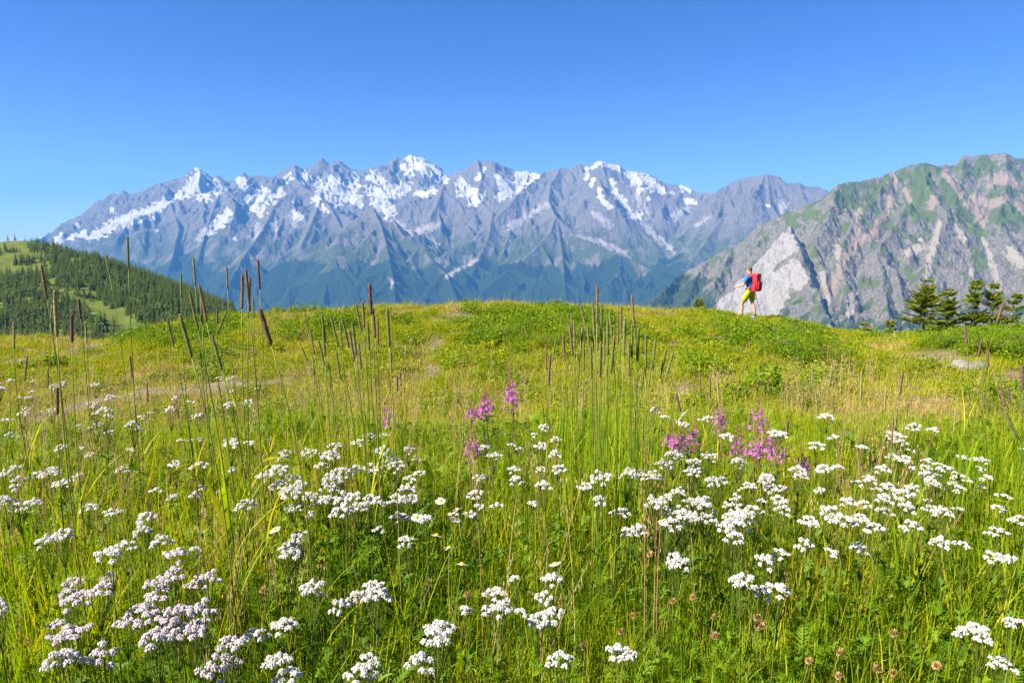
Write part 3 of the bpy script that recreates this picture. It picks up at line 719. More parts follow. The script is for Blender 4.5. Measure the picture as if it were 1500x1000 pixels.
# ------------------------------------------------------------------ haze
kz = NT('valley_haze')
pv = kz.n('ShaderNodeVolumePrincipled')
pv.inputs['Color'].default_value = (0.11, 0.40, 1.0, 1)
pv.inputs['Density'].default_value = 3.3e-5
pv.inputs['Anisotropy'].default_value = 0.0
kz.l(pv.outputs[0], kz.out.inputs['Volume'])
bx = np.array([[sx * 31000, sy * 31000, z] for z in (-1420, 2520) for sy in (-1, 1) for sx in (-1, 1)], float)
me = mesh_np('haze', bx, np.array([[0, 2, 3, 1], [4, 5, 7, 6], [0, 1, 5, 4], [2, 6, 7, 3], [0, 4, 6, 2], [1, 3, 7, 5]]), kz.m)
o = link('haze', me)
tag(o, 'thin blue haze lying over the deep valley', 'haze', kind='stuff')

# ------------------------------------------------------------------ conifers on the wooded hill
def conifer_mesh(name, seed, mats, h=1.0, layers=9, per=9, rad=0.2, quads=False):
    """small far conifer of height 1: tapered trunk and ragged drooping boughs"""
    r = np.random.default_rng(seed); mb = MB()
    mb.tube([[0, 0, -0.06], [0, 0, 0.5], [0, 0, 0.97]], [0.018, 0.012, 0.003], 4, 0.0)
    nt = sum(len(q) for q in mb.q) + sum(len(t) for t in mb.t)
    V, T, A = [], [], []
    n = 0
    for i in range(layers):
        f = i / (layers - 1)
        z = 0.10 + 0.86 * f
        rl = rad * (1 - f) ** 0.85 * r.uniform(0.8, 1.15) + 0.012
        for j in range(per):
            a = 2 * math.pi * (j + r.uniform(-0.4, 0.4)) / per + i
            q = rl * r.uniform(0.7, 1.25); wd = 0.45 * q + 0.02
            zz = z + r.uniform(-0.03, 0.03); dr = q * r.uniform(0.3, 0.7)
            c, s_ = math.cos(a), math.sin(a)
            V += [[0, 0, zz + 0.05], [c * q - s_ * wd * .4, s_ * q + c * wd * .4, zz - dr], [c * q * 1.12, s_ * q * 1.12, zz - dr * 0.8], [c * q + s_ * wd * .4, s_ * q - c * wd * .4, zz - dr], [c * q * .55, s_ * q * .55, zz - dr * 0.9]]
            T += [[n, n + 1, n + 2], [n, n + 2, n + 3], [n, n + 4, n + 1], [n, n + 3, n + 4]]
            A += [r.random()] * 5; n += 5
    mb.add(V, None, T, np.array(A))
    me = mb.mesh(name, mats)
    mi = np.ones(len(me.polygons), np.int32)
    nq = len(np.concatenate(mb.q)); mi[:nq] = 0
    capn = len(mb.t[0]); mi[nq:nq + capn] = 0
    me.polygons.foreach_set('material_index', mi)
    return me

mat_bark = plain('conifer_bark', (0.11, 0.08, 0.06), 0.95, 0.05, 0.35, 25)
mat_far_needles = leafy('far_conifer_needles', [(0.0, (0.036, 0.066, 0.006)), (0.5, (0.070, 0.112, 0.008)), (1.0, (0.135, 0.175, 0.014))], 0.6, 0.4, 0.15, 0.7, 0.1)
far_conifers = [conifer_mesh('conifer', 100 + i, [mat_bark, mat_far_needles], 1, 8, 8, 0.17 + 0.03 * (i % 3)) for i in range(5)]
rg = np.random.default_rng(5)
N = 26000
cx = rg.uniform(-1000, -150, N); cyy = rg.uniform(420, 1300, N)
cz = wood_z(cx, cyy); cpx, cpy = project(cx, cyy, cz)
ridge_py = np.interp(cpx, [a for a, b, c in HR], [b for a, b, c in HR])
mead = strokes(cpx, cpy, MEADOW, 0.3)
dens = sstep(-0.45, 0.10, fbm(cx / 60, cyy / 60, 3, 121) + 0.55 * sstep(60, 170, cpx) + 0.3 * sstep(385, 430, cpy) + 0.05) * (1 - mead)
dens = dens * np.where((cpx < 45) & (cpy < 364), 0.15, 1.0)
ok = (cpx > -60) & (cpx < 345) & (cpy > 345) & (cpy < 515) & (rg.random(N) < dens * 0.85)
cx, cyy, cz, cpx, cpy = cx[ok], cyy[ok], cz[ok], cpx[ok], cpy[ok]
# thin out overlapping stems
keep = []; cells = {}
for i in range(len(cx)):
    key = (int(cx[i] / 5), int(cyy[i] / 5))
    if key in cells: continue
    cells[key] = 1; keep.append(i)
keep = np.array(keep); ridge_py = ridge_py[ok][keep]; cx, cyy, cz, cpx, cpy = cx[keep], cyy[keep], cz[keep], cpx[keep], cpy[keep]
edge = strokes(cpx, cpy, [[(a, b, c + 9) for a, b, c in q] for q in MEADOW], 0.3)
hgt = rg.uniform(8, 19, len(cx)) * (1 - 0.25 * (cpy < 380))
size = hgt / np.hypot(cx, cyy) * ((cpx > 2) & (cpx < 300) & (cpy < 480))
order = np.argsort(-size)
print('far conifers', len(cx))
for i in order[:290]:
    o = link('conifer', far_conifers[int(rg.integers(5))], None, (cx[i], cyy[i], cz[i]), (0, 0, rg.uniform(0, 6.28)), hgt[i] * 1.0)
    big_ = 'tall' if hgt[i] > 14.5 else ('small' if hgt[i] < 11 else 'medium')
    wh_ = 'on the skyline of the wooded hill' if cpy[i] < ridge_py[i] + 9 else ('at the edge of the open pasture strip' if edge[i] > 0.05 else 'inside the wood on the far hillside')
    tag(o, big_ + ' dark green conifer ' + wh_, 'tree', 'conifers ' + wh_)
rest = order[290:]
o = scatter('conifer_wood', far_conifers, np.stack([cx[rest], cyy[rest], cz[rest]], 1), np.stack([np.zeros(len(rest)), np.zeros(len(rest)), rg.uniform(0, 6.28, len(rest))], 1),
            hgt[rest], rg.integers(0, 5, len(rest)), 'dense dark conifer wood covering the far hillside', 'wood')

# ------------------------------------------------------------------ near plants: shared shapes
def blade(mb, r, base, h, wd, lean, az, seg=4, bend=0.5, a=0.0, face=None):
    """one curved grass leaf"""
    t = np.linspace(0, 1, seg + 1)
    out = lean * h * (t ** (1.4 + bend))
    up = h * (t - 0.35 * lean * lean * t ** 3)
    C = np.stack([base[0] + math.cos(az) * out, base[1] + math.sin(az) * out, base[2] + up], 1)
    fa = az + math.pi / 2 + (r.uniform(-0.9, 0.9) if face is None else face)
    sdir = np.array([math.cos(fa), math.sin(fa), 0.0])
    wv = wd * np.minimum(1.0, 0.55 + 2.2 * t) * (1 - t ** 2.2) * 0.5
    n = seg + 1
    V = np.vstack([C - sdir * wv[:, None], (C + sdir * wv[:, None])[:-1]])
    mb.add(V, [[i, n + i, n + i + 1, i + 1] for i in range(seg - 1)], [[seg - 1, n + seg - 1, seg]], a)

mat_grass = leafy('grass_blade', [(0.0, (0.050, 0.135, 0.006)), (0.22, (0.140, 0.255, 0.007)), (0.48, (0.285, 0.365, 0.009)), (0.75, (0.430, 0.405, 0.018)), (0.90, (0.50, 0.37, 0.06)), (1.0, (0.48, 0.27, 0.09))], 0.60, 0.36, 0.5, 0.5, 0.15)
mat_under = leafy('meadow_herb_leaf', [(0.0, (0.040, 0.110, 0.006)), (0.5, (0.120, 0.225, 0.008)), (1.0, (0.260, 0.330, 0.012))], 0.5, 0.5, 0.45, 0.5, 0.15)
mat_straw = leafy('dry_grass_stem', [(0.0, (0.30, 0.20, 0.09)), (0.4, (0.50, 0.38, 0.17)), (0.75, (0.34, 0.16, 0.09)), (1.0, (0.60, 0.50, 0.28))], 0.6, 0.4, 0.3, 0.6, 0.2)

def feather(mb, r, b, az, el, L, wmax=0.026, n=11):
    """one feathery leaf of paired narrow lobes"""
    d = np.array([math.cos(az) * math.cos(el), math.sin(az) * math.cos(el), math.sin(el)])
    sd_ = np.cross(d, [0, 0, 1.0]); sd_ /= np.linalg.norm(sd_) + 1e-9
    a = r.random(); e = d * 0.0042
    for j in range(n):
        t = (j + 1) / (n + 1.0)
        c = b + d * L * t - np.array([0, 0, 0.06 * t * t])
        wl = wmax * math.sin(math.pi * (0.12 + 0.85 * t)) + 0.003
        for sg in (-1, 1):
            tip = c + sd_ * sg * wl + d * wl * 0.6 + np.array([0, 0, r.normal(0, 0.004)])
            mb.add([c - e, tip, c + e], None, [[0, 1, 2]], a)

def culm(mb, r, b, hh, seeds=26):
    """thin dry grass stalk with an open seed head"""
    az = r.uniform(0, 6.283); lean = abs(r.normal(0, 0.16)) + 0.03
    t = np.linspace(0, 1, 6); o_ = lean * hh * t ** 2.2
    C = np.stack([b[0] + math.cos(az) * o_, b[1] + math.sin(az) * o_, b[2] + hh * t], 1)
    a = r.random(); sp = r.uniform(0.006, 0.02)
    mb.tube(C, np.linspace(0.0012, 0.0006, 6), 3, a, False)
    for j in range(seeds):
        q = r.uniform(0.74, 1.0)
        c = np.array([np.interp(q, t, C[:, m]) for m in range(3)])
        w_ = sp * (1.05 - q) / 0.3 + 0.003
        e = c + np.array([r.normal(0, w_), r.normal(0, w_), r.uniform(0.0, 0.02)])
        u_ = r.normal(0, 1, 3); u_ /= np.linalg.norm(u_)
        mb.add([e - u_ * 0.0015, e + np.array([0, 0, 0.009]), e + u_ * 0.0015, e - np.array([0, 0, 0.005])], [[0, 1, 2, 3]], None, a)

def rnd_xy(r, rad):
    a = r.uniform(0, 6.283); q = rad * math.sqrt(r.random()); return q * math.cos(a), q * math.sin(a)

def meadow_patch(name, seed, rad, n_low, n_mid, n_tall, n_herb, mat=None, hs=1.0, wd=0.0042):
    r = np.random.default_rng(seed); mb = MB()
    cl = [rnd_xy(r, rad) for _ in range(26)]
    def pos():
        if r.random() < 0.55:
            c = cl[int(r.integers(len(cl)))]; return c[0] + r.normal(0, 0.035), c[1] + r.normal(0, 0.035)
        return rnd_xy(r, rad)
    for i in range(n_low + n_mid + n_tall):
        p = pos()
        if i < n_low: h, ln, sg = r.uniform(0.06, 0.20), 0.55, 3
        elif i < n_low + n_mid: h, ln, sg = r.uniform(0.17, 0.36), 0.34, 4
        else: h, ln, sg = r.uniform(0.32, 0.56), 0.20, 5
        blade(mb, r, (p[0], p[1], -0.02), h * hs, wd * r.uniform(0.5, 1.35), abs(r.normal(0, ln)) + 0.03, r.uniform(0, 6.283), sg, r.uniform(0, 0.8), r.random() ** 1.15)
    me_mats = [mat_grass, mat_under]
    ng_q = sum(len(q) for q in mb.q); ng_t = sum(len(q) for q in mb.t)
    for i in range(n_herb):
        p = pos(); feather(mb, r, np.array([p[0], p[1], r.uniform(0.0, 0.16) * hs]), r.uniform(0, 6.283), r.uniform(0.25, 1.3), r.uniform(0.08, 0.17), 0.022, 9)
    me = mb.mesh(name, me_mats)
    nq = sum(len(q) for q in mb.q); mi = np.zeros(len(me.polygons), np.int32); mi[nq + ng_t:] = 1
    me.polygons.foreach_set('material_index', mi)
    return me

def normals_at(x_, y_):
    e = 0.15
    return -(ground_z(x_ + e, y_) - ground_z(x_ - e, y_)) / (2 * e), -(ground_z(x_, y_ + e) - ground_z(x_, y_ - e)) / (2 * e)

def lay(name, protos, x_, y_, scl, pick, label, cat, seed=1, tilt=0.05):
    """set pieces on the ground, tipped to its slope"""
    r = np.random.default_rng(seed); n = len(x_)
    nx_, ny_ = normals_at(x_, y_)
    rot = np.zeros((n, 3)); yaw = r.uniform(0, 6.283, n)
    for i in range(n):
        q = Vector((0, 0, 1)).rotation_difference(Vector((nx_[i] + r.normal(0, tilt), ny_[i] + r.normal(0, tilt), 1)).normalized())
        rot[i] = (q.to_matrix() @ Matrix.Rotation(yaw[i], 3, 'Z')).to_euler()
    return scatter(name, protos, np.stack([x_, y_, ground_z(x_, y_)], 1), rot, scl, pick, label, cat)

def jgrid(step, y0, y1, um, off, seed, jit=0.35):
    r = np.random.default_rng(seed); X, Yv = [], []
    for yv in np.arange(y0, y1, step):
        w_ = um * yv + off
        for xv in np.arange(-w_, w_, step):
            X.append(xv + r.uniform(-jit, jit) * step); Yv.append(yv + r.uniform(-jit, jit) * step)
    return np.array(X), np.array(Yv)

# lush meadow near the camera
mead_p = [meadow_patch('meadow_patch', 200 + i, 0.30, 560, 270 - 20 * (i % 3), 14 + 6 * (i % 4), 26 + 26 * (i % 3)) for i in range(8)]
herb_p = [meadow_patch('herb_patch', 240 + i, 0.30, 420, 130, 10, 120) for i in range(3)]
x_, y_ = jgrid(0.30, 0.25, 6.3, 0.84, 2.0, 300)
ok = np.hypot(x_, y_) > 0.85; x_, y_ = x_[ok], y_[ok]
hb = fbm(x_ / 0.8 + 3, y_ / 0.8, 3, 137)
pick = np.where(hb > 0.12, 8 + rng.integers(0, 3, len(x_)), rng.integers(0, 8, len(x_)))
sc_ = (0.85 + 0.25 * rng.random(len(x_))) * (1 + 0.38 * fbm(x_ / 0.9, y_ / 0.9, 3, 133)) * (1 - 0.30 * sstep(2.2, 3.4, y_) - 0.25 * sstep(3.6, 6.0, y_)) * (0.66 + 0.34 * sstep(0.9, 1.7, np.hypot(x_, y_)))
lay('meadow_grass', mead_p + herb_p, x_, y_, sc_, pick, 'dense green and yellow meadow grass and herbs in the foreground', 'grass', 31)

def dry_patch(name, seed, n):
    r = np.random.default_rng(seed); mb = MB()
    for i in range(n):
        p = rnd_xy(r, 0.16); culm(mb, r, np.array([p[0], p[1], -0.02]), r.uniform(0.34, 0.62))
    return mb.mesh(name, mat_straw)
dry_p = [dry_patch('dry_grass', 280 + i, 5) for i in range(6)]
r_ = np.random.default_rng(305)
y_ = 1.3 + 5.9 * r_.random(560) ** 0.8; x_ = r_.uniform(-0.85, 0.85, 560) * (y_ + 0.2)
lf = sstep(0.1, -0.6, x_ / y_)
ok = (fbm(x_ / 0.9 + 13, y_ / 0.9, 3, 139) + 0.5 * lf + 0.05 * sstep(3, 6, y_)) > 0.16
x_, y_ = x_[ok], y_[ok]
lay('dry_seeding_grass', dry_p, x_, y_, 0.7 + 0.5 * rng.random(len(x_)), rng.integers(0, 6, len(x_)), 'straw coloured seeding grass scattered through the meadow', 'grass', 34)

# turf and dwarf shrubs in the dip and on the knoll
mat_turf = leafy('turf_blade', [(0.0, (0.100, 0.180, 0.006)), (0.4, (0.255, 0.300, 0.008)), (0.75, (0.340, 0.335, 0.014)), (1.0, (0.42, 0.32, 0.05))], 0.5, 0.5, 0.4, 0.5, 0.12, 0.8)
mat_dryturf = leafy('dry_turf_blade', [(0.0, (0.22, 0.20, 0.03)), (0.5, (0.36, 0.28, 0.08)), (1.0, (0.48, 0.36, 0.16))], 0.5, 0.5, 0.35, 0.5, 0.25, 0.8)
def turf(name, seed, mat, n=420, rad=0.32, hr=(0.04, 0.15)):
    r = np.random.default_rng(seed); mb = MB()
    for i in range(n):
        p = rnd_xy(r, rad)
        blade(mb, r, (p[0], p[1], -0.015), r.uniform(*hr) * (2.2 if r.random() < 0.04 else 1), 0.008 * r.uniform(0.6, 1.3), abs(r.normal(0, 0.5)) + 0.05, r.uniform(0, 6.283), 2, r.uniform(0, 0.8), r.random())
    return mb.mesh(name, mat)
turfs = [turf('turf_patch', 330 + i, mat_turf) for i in range(5)] + [turf('dry_turf_patch', 340 + i, mat_dryturf) for i in range(3)]
x_, y_ = jgrid(0.46, 5.4, 26.5, 0.88, 2.0, 340)
e_, d_ = ground_masks(x_, y_, ground_z(x_, y_))
ok = (np.hypot(x_ - at(1097, 466, 23.2)[0] + 0.1, (y_ - 22.8) * 0.8) > 0.6) & (rng.random(len(x_)) > e_ * 1.5) & (path_dist(x_, y_) > 0.16 - 0.38 * rng.random(len(x_)))
x_, y_, d_ = x_[ok], y_[ok], d_[ok]
dry_ = rng.random(len(x_)) < np.clip(0.03 + 0.5 * d_ + 0.15 * fbm(x_ / 2, y_ / 2, 2, 150), 0, 1)
pick = np.where(dry_, 5 + rng.integers(0, 3, len(x_)), rng.integers(0, 5, len(x_)))
lay('knoll_turf', turfs, x_, y_, 0.8 + 0.5 * rng.random(len(x_)), pick, 'short yellow green turf covering the grassy knoll', 'grass', 35)

mat_scrub = leafy('dwarf_shrub_leaf', [(0.0, (0.065, 0.130, 0.010)), (0.35, (0.160, 0.235, 0.006)), (0.7, (0.275, 0.310, 0.008)), (0.92, (0.36, 0.28, 0.015)), (1.0, (0.32, 0.16, 0.03))], 0.55, 0.5, 0.38, 0.5, 0.12, 0.5)
mat_juniper = leafy('juniper_needles', [(0.0, (0.040, 0.100, 0.005)), (0.5, (0.120, 0.205, 0.006)), (1.0, (0.250, 0.310, 0.010))], 0.65, 0.35, 0.3, 0.5, 0.1, 0.8)
def leaf_mass(mb, r, n, fn, ls, up=0.5):
    for i in range(n):
        c = fn()
        u_ = r.normal(0, 1, 3); u_[2] *= up; u_ /= np.linalg.norm(u_); v_ = np.cross(u_, r.normal(0, 1, 3)); v_ /= np.linalg.norm(v_)
        s_ = ls * r.uniform(0.55, 1.45)
        mb.add([c - u_ * s_, c + v_ * s_ * 0.5, c + u_ * s_ * 1.2, c - v_ * s_ * 0.5], [[0, 1, 2, 3]], None, r.random())
def scrub(name, seed, mat, rad=0.30, h=0.13, n=520, ls=0.017):
    r = np.random.default_rng(seed); mb = MB()
    lumps = [(*rnd_xy(r, rad * 0.75), r.uniform(0.09, 0.2), r.uniform(0.4, 1.25) * h) for _ in range(7)]
    def fn():
        lx, ly, lr, lh = lumps[int(r.integers(7))]
        a = r.uniform(0, 6.283); q = math.sqrt(r.random())
        return np.array([lx + lr * q * math.cos(a), ly + lr * q * math.sin(a), lh * math.sqrt(max(0, 1 - q * q)) * r.uniform(0.5, 1.08) + 0.01])
    leaf_mass(mb, r, n, fn, ls)
    return mb.mesh(name, mat)
scrubs = [scrub('shrub_mat', 350 + i, mat_scrub) for i in range(5)] + [scrub('juniper_mat', 360 + i, mat_juniper, 0.34, 0.22, 640, 0.018) for i in range(4)]
x_, y_ = jgrid(0.42, 8.8, 26.3, 0.88, 2.0, 345, 0.45)
zz = ground_z(x_, y_); e_, d_ = ground_masks(x_, y_, zz)
spx, spy = project(x_, y_, zz)
big = fbm(x_ / 2.4 + 30, y_ / 2.4, 3, 145)
JUN = [[(700, 480, 30), (790, 485, 34), (870, 480, 24)], [(1060, 485, 14), (1100, 500, 22), (1180, 510, 30)], [(1150, 580, 26), (1200, 575, 18)], [(1370, 500, 16), (1440, 505, 22), (1520, 510, 30)], [(200, 500, 10), (260, 495, 14), (330, 480, 12)], [(430, 480, 18), (520, 470, 14)], [(1460, 600, 24), (1520, 600, 30)], [(930, 500, 14), (900, 490, 18)], [(1030, 540, 16)], [(600, 500, 16)]]
jm = strokes(spx, spy, JUN, 0.5, 0.5 * fbm(x_ / 1.2, y_ / 1.2, 2, 151))
den = np.maximum(sstep(-0.4, 0.25, fbm(x_ / 1.7, y_ / 1.7, 4, 143) + 0.2 * sstep(9, 13, y_)) * 0.85, jm) * (1 - np.clip(1.6 * e_, 0, 1)) * (1 - 0.75 * d_)
hik = at(1097, 466, 23.2)
ok = (np.hypot(x_ - hik[0] + 0.1, (y_ - hik[1] + 0.5) * 0.7) > 0.95) & (rng.random(len(x_)) < den) & (path_dist(x_, y_) > 0.28)
x_, y_, jm, big = x_[ok], y_[ok], jm[ok], big[ok]
isj = rng.random(len(x_)) < np.maximum(jm, 0.25 * sstep(0.2, 0.6, big))
pick = np.where(isj, 5 + rng.integers(0, 4, len(x_)), rng.integers(0, 5, len(x_)))
lay('dwarf_shrub_cover', scrubs, x_, y_, (0.65 + 0.6 * rng.random(len(x_))) * (1 + 0.25 * np.clip(big, -0.5, 1)) * np.where(isj, 1.1, 1.0), pick, 'low matted dwarf shrubs in mixed greens over the knoll', 'ground cover', 36)

# ------------------------------------------------------------------ juniper bushes
mat_twig = plain('shrub_twig', (0.13, 0.09, 0.06), 0.9, 0.05, 0.3, 40)
def bush_meshes(seed, rad, h):
    r = np.random.default_rng(seed)
    mb = MB(); lumps = []
    for i in range(9):
        p = rnd_xy(r, rad * 0.7); lumps.append((p[0], p[1], rad * r.uniform(0.28, 0.5), h * r.uniform(0.55, 1.0) * (1 - 0.45 * math.hypot(*p) / rad)))
    for i in range(420):                       # short upswept sprays of needles
        lx, ly, lr, lh = lumps[int(r.integers(9))]
        a = r.uniform(0, 6.283); q = math.sqrt(r.random()); kz_ = math.sqrt(max(0, 1 - q * q))
        c = np.array([lx + lr * q * math.cos(a), ly + lr * q * math.sin(a), lh * (0.35 + 0.65 * kz_)])
        d = np.array([math.cos(a) * q, math.sin(a) * q, 0.7 + 0.5 * kz_]); d /= np.linalg.norm(d)
        av = r.random()
        for j in range(8):
            t = j / 7.0
            pnt = c + d * (t - 0.6) * 0.10
            u_ = r.normal(0, 1, 3) + d * 0.9; u_ /= np.linalg.norm(u_); v_ = np.cross(u_, d + 0.01); v_ /= np.linalg.norm(v_) + 1e-9
            L = 0.028 * (1.15 - t * 0.6)
            mb.add([pnt, pnt + u_ * L * 0.5 + v_ * 0.0055, pnt + u_ * L * 1.1, pnt + u_ * L * 0.5 - v_ * 0.0055], [[0, 1, 2, 3]], None, 0.6 * av + 0.4 * r.random())
    tw = MB()
    for i in range(14):
        p = rnd_xy(r, rad * 0.8); tw.tube([[0, 0, -0.05], [p[0] * 0.5, p[1] * 0.5, h * 0.3], [p[0], p[1], h * 0.7]], [0.012, 0.008, 0.003], 4)
    return mb.mesh('foliage', mat_juniper), tw.mesh('stem', mat_twig)
bush_kinds = [bush_meshes(400 + i, 0.6, 0.34 + 0.05 * i) for i in range(4)]
BUSH = [(745, 497, 1.25, 'broad dark juniper bush on the slope of the knoll below its crest'), (795, 508, 1.0, 'juniper bush on the knoll between two wider junipers'), (850, 500, 1.2, 'juniper bush on the knoll behind the tall green timothy clump'),
        (1150, 498, 1.0, 'juniper bush on the knoll below the hiker'), (1185, 520, 1.35, 'tall shadowed juniper bush at the far shoulder of the knoll'), (1215, 530, 0.9, 'small dark juniper bush at the foot of the shoulder'),
        (1060, 492, 0.7, 'small bright juniper tuft near the narrow trail'), (1165, 590, 0.8, 'low spreading juniper on the lower slope of the knoll'), (1400, 508, 1.1, 'juniper bush behind the pale flat rock'), (1450, 515, 1.35, 'broad juniper bush on the bank under the young spruces'),
        (1500, 512, 1.3, 'juniper bush on the bank beside the picture-high purple spikes'), (1480, 605, 0.8, 'low juniper bush beside the bare stony patch'), (210, 500, 0.7, 'small juniper bush beside the upper gravel path'), (320, 483, 0.8, 'juniper bush near the end of the upper gravel path'), (480, 478, 0.8, 'flat juniper bush among the timothy spikes on the knoll'), (905, 478, 0.8, 'round juniper bush beside the narrow earth trail')]
BUSH += [(1322, 497, 0.7, 'low juniper beside the knee high spruce sapling'), (1370, 500, 0.9, 'juniper filling the gap under the bushy spruce'), (1408, 497, 0.8, 'juniper below the tallest pointed spruce')]
BUSH[10] = (1500, 512, 1.3, 'juniper bush on the bank past the last young spruce')
for i, (bpx, bpy_, sc_, lab) in enumerate(BUSH):
    p = hit(bpx, bpy_); fo, st = bush_kinds[i % 4]
    e = link('juniper_bush', None, None, p, (0, 0, i * 1.3), (sc_, sc_, sc_ * 0.85))
    tag(e, lab, 'bush', 'juniper bushes on the knoll')
    link('foliage', fo, e); link('stem', st, e)['kind'] = 'stuff'

# ------------------------------------------------------------------ young spruces on the right
mat_needle = leafy('spruce_needles', [(0.0, (0.095, 0.160, 0.008)), (0.5, (0.220, 0.280, 0.010)), (1.0, (0.380, 0.370, 0.012))], 0.85, 0.15, 0.42, 0.5, 0.25)
def spruce(label, px_, py_, Y_, h, seed, lean=0.0, rad=0.36, bare=0.12):
    r = np.random.default_rng(seed)
    p0 = at(px_, py_, Y_); z0 = float(ground_z(p0[0], p0[1]))
    e = link('spruce', None, None, (p0[0], p0[1], z0))
    tag(e, label, 'tree', 'young spruces on the bank')
    tk = MB(); zt = np.linspace(-0.05, 1, 8) * h
    tk.tube(np.stack([lean * (zt / h) ** 2, 0.02 * np.sin(zt * 3), zt], 1), np.linspace(0.035, 0.006, 8) * h / 1.8, 6)
    link('trunk', tk.mesh('trunk', mat_bark, True), e)
    mb = MB(); wood = MB()
    nl = int(9 * h / 1.5) + 4
    for i in range(nl):
        f = bare + (0.98 - bare) * i / (nl - 1)
        z = min(0.985, max(bare, f + r.normal(0, 0.05))) * h
        L0 = 1.3 * rad * h * (1 - f) ** 0.75 + 0.05
        for j in range(int(r.integers(5, 10))):
            az = r.uniform(0, 6.283); z += r.normal(0, 0.035) * h * (1 - f); L = L0 * r.uniform(0.35, 1.2)
            if L < 0.03: continue
            el = -0.15 + 0.75 * f + r.normal(0, 0.12)
            d = np.array([math.cos(az), math.sin(az)])
            bx_ = lean * f * f
            pts = [np.array([bx_ + d[0] * L * t, d[1] * L * t, z + math.sin(el) * L * t + 0.12 * L * t * t]) for t in np.linspace(0, 1, 4)]
            wood.tube(pts, [0.006, 0.005, 0.003, 0.001], 3, 0, False)
            av = r.random()
            for q in range(max(18, int(L * 130))):
                t = r.uniform(0.12, 1.03); c = np.array([np.interp(t, np.linspace(0, 1, 4), [v[m] for v in pts]) for m in range(3)])
                side = r.choice([-1, 1]); sl = 0.085 * (1.2 - t) + 0.03
                ax_ = np.array([d[0] * 0.8 - side * d[1] * 0.8, d[1] * 0.8 + side * d[0] * 0.8, r.uniform(-0.45, 0.25)])
                tip = c + ax_ * sl * r.uniform(0.6, 1.3)
                mid = 0.5 * (c + tip); up_ = np.array([0, 0, 1.0]); sdv = np.cross(tip - c, up_); sdv /= np.linalg.norm(sdv) + 1e-9
                a_ = 0.6 * av + 0.4 * r.random()
                mb.add([c, mid + sdv * 0.015, tip, mid - sdv * 0.015], [[0, 1, 2, 3]], None, a_)
                mb.add([c, mid + up_ * 0.014, tip, mid - up_ * 0.014], [[0, 1, 2, 3]], None, a_)
    link('crown', mb.mesh('crown', mat_needle), e)
    link('branch', wood.mesh('branch', mat_bark), e)['kind'] = 'stuff'
spruce('young spruce with a bare lower trunk in front of its group', 1350, 517, 19.5, 1.62, 501, 0.02, 0.36, 0.24)
spruce('bushy young spruce half hidden behind the bare trunked spruce', 1384, 497, 21.0, 1.50, 502, 0.0, 0.36)
spruce('tallest pointed young spruce in the middle of the bank', 1422, 492, 21.0, 1.62, 503, 0.0, 0.31)
spruce('slender open young spruce next to the tilted purple spike', 1452, 486, 21.0, 1.50, 504, -0.05, 0.26)
spruce('leaning sparse young spruce with a one sided top', 1474, 486, 20.5, 1.15, 505, 0.28, 0.30)
spruce('knee high spruce sapling at the outer end of its group', 1302, 497, 21.8, 0.60, 506, 0.0, 0.42, 0.05)
spruce('tiny pale spruce seedling on the saddle beside the knoll', 1265, 492, 22.0, 0.45, 507, 0.0, 0.42, 0.05)
spruce('lone spruce seedling on the crest ahead of the hiker', 1024, 462, 23.0, 0.42, 508, 0.0, 0.35, 0.05)

# ------------------------------------------------------------------ stones
k = NT('pale_stone')
co = k.n('ShaderNodeTexCoord').outputs['Object']; n1 = k.noise(6, 5, 0.65, co); n2 = k.noise(35, 4, 0.7, co)
c = k.ramp(n1, [(0.3, (0.11, 0.10, 0.085)), (0.55, (0.20, 0.185, 0.165)), (0.75, (0.31, 0.295, 0.275))])
c = k.mix(k.range(n2, 0.55, 0.75), c, (0.09, 0.085, 0.055))
mat_stone = k.finish(k.principled(c, 0.9, 0.15, k.bump(n2, 0.6, 0.02)))
def stone(label, px_, py_, w_, d_, h_, seed, rot=0.0, name='rock'):
    r = np.random.default_rng(seed); bm = bmesh.new(); bmesh.ops.create_icosphere(bm, subdivisions=3, radius=0.5)
    pl = [Vector(r.normal(0, 1, 3)).normalized() for _ in range(9)]; ds = r.uniform(0.30, 0.44, 9)
    for v in bm.verts:
        for n_, q in zip(pl, ds):
            t = v.co.dot(n_) - q
            if t > 0: v.co -= n_ * t
        v.co += v.normal * 0.02 * float(noise2(v.co.x * 9 + seed, v.co.y * 9 + v.co.z * 5, seed))
    me = bpy.data.meshes.new(name); bm.to_mesh(me); bm.free(); me.materials.append(mat_stone)
    p = hit(px_, py_)
    tag(link(name, me, None, p + np.array([0, 0, h_ * 0.12]), (0.05, 0.04, rot), (w_, d_, h_)), label, 'rock', 'stones on the knoll')
stone('flat pale grey rock lying on the bank', 1411, 541, 0.85, 0.6, 0.30, 1, 0.1)
stone('dark edged stone against the end of the flat rock', 1430, 540, 0.3, 0.3, 0.25, 2)
stone('small white stone in the grass below the flat rock', 1336, 632, 0.22, 0.18, 0.14, 3)
stone('little pinkish stone in the row beside the flat rock', 1360, 536, 0.18, 0.16, 0.15, 4)
stone('lowest stone at the outer end of the stone row', 1342, 540, 0.2, 0.16, 0.12, 5)
stone('stone between the flat rock and the little pinkish stone', 1378, 539, 0.22, 0.18, 0.14, 6)
stone('lone pale stone in the green below the flat rock', 1437, 570, 0.11, 0.1, 0.08, 7)
stone('white stone half sunk in dry grass by the yarrow', 1237, 645, 0.24, 0.2, 0.1, 8)
stone('broad stone bedded in the bare stony patch', 1390, 632, 0.5, 0.35, 0.12, 9)
stone('small grey stone on the bare stony patch', 1450, 655, 0.2, 0.2, 0.12, 10)

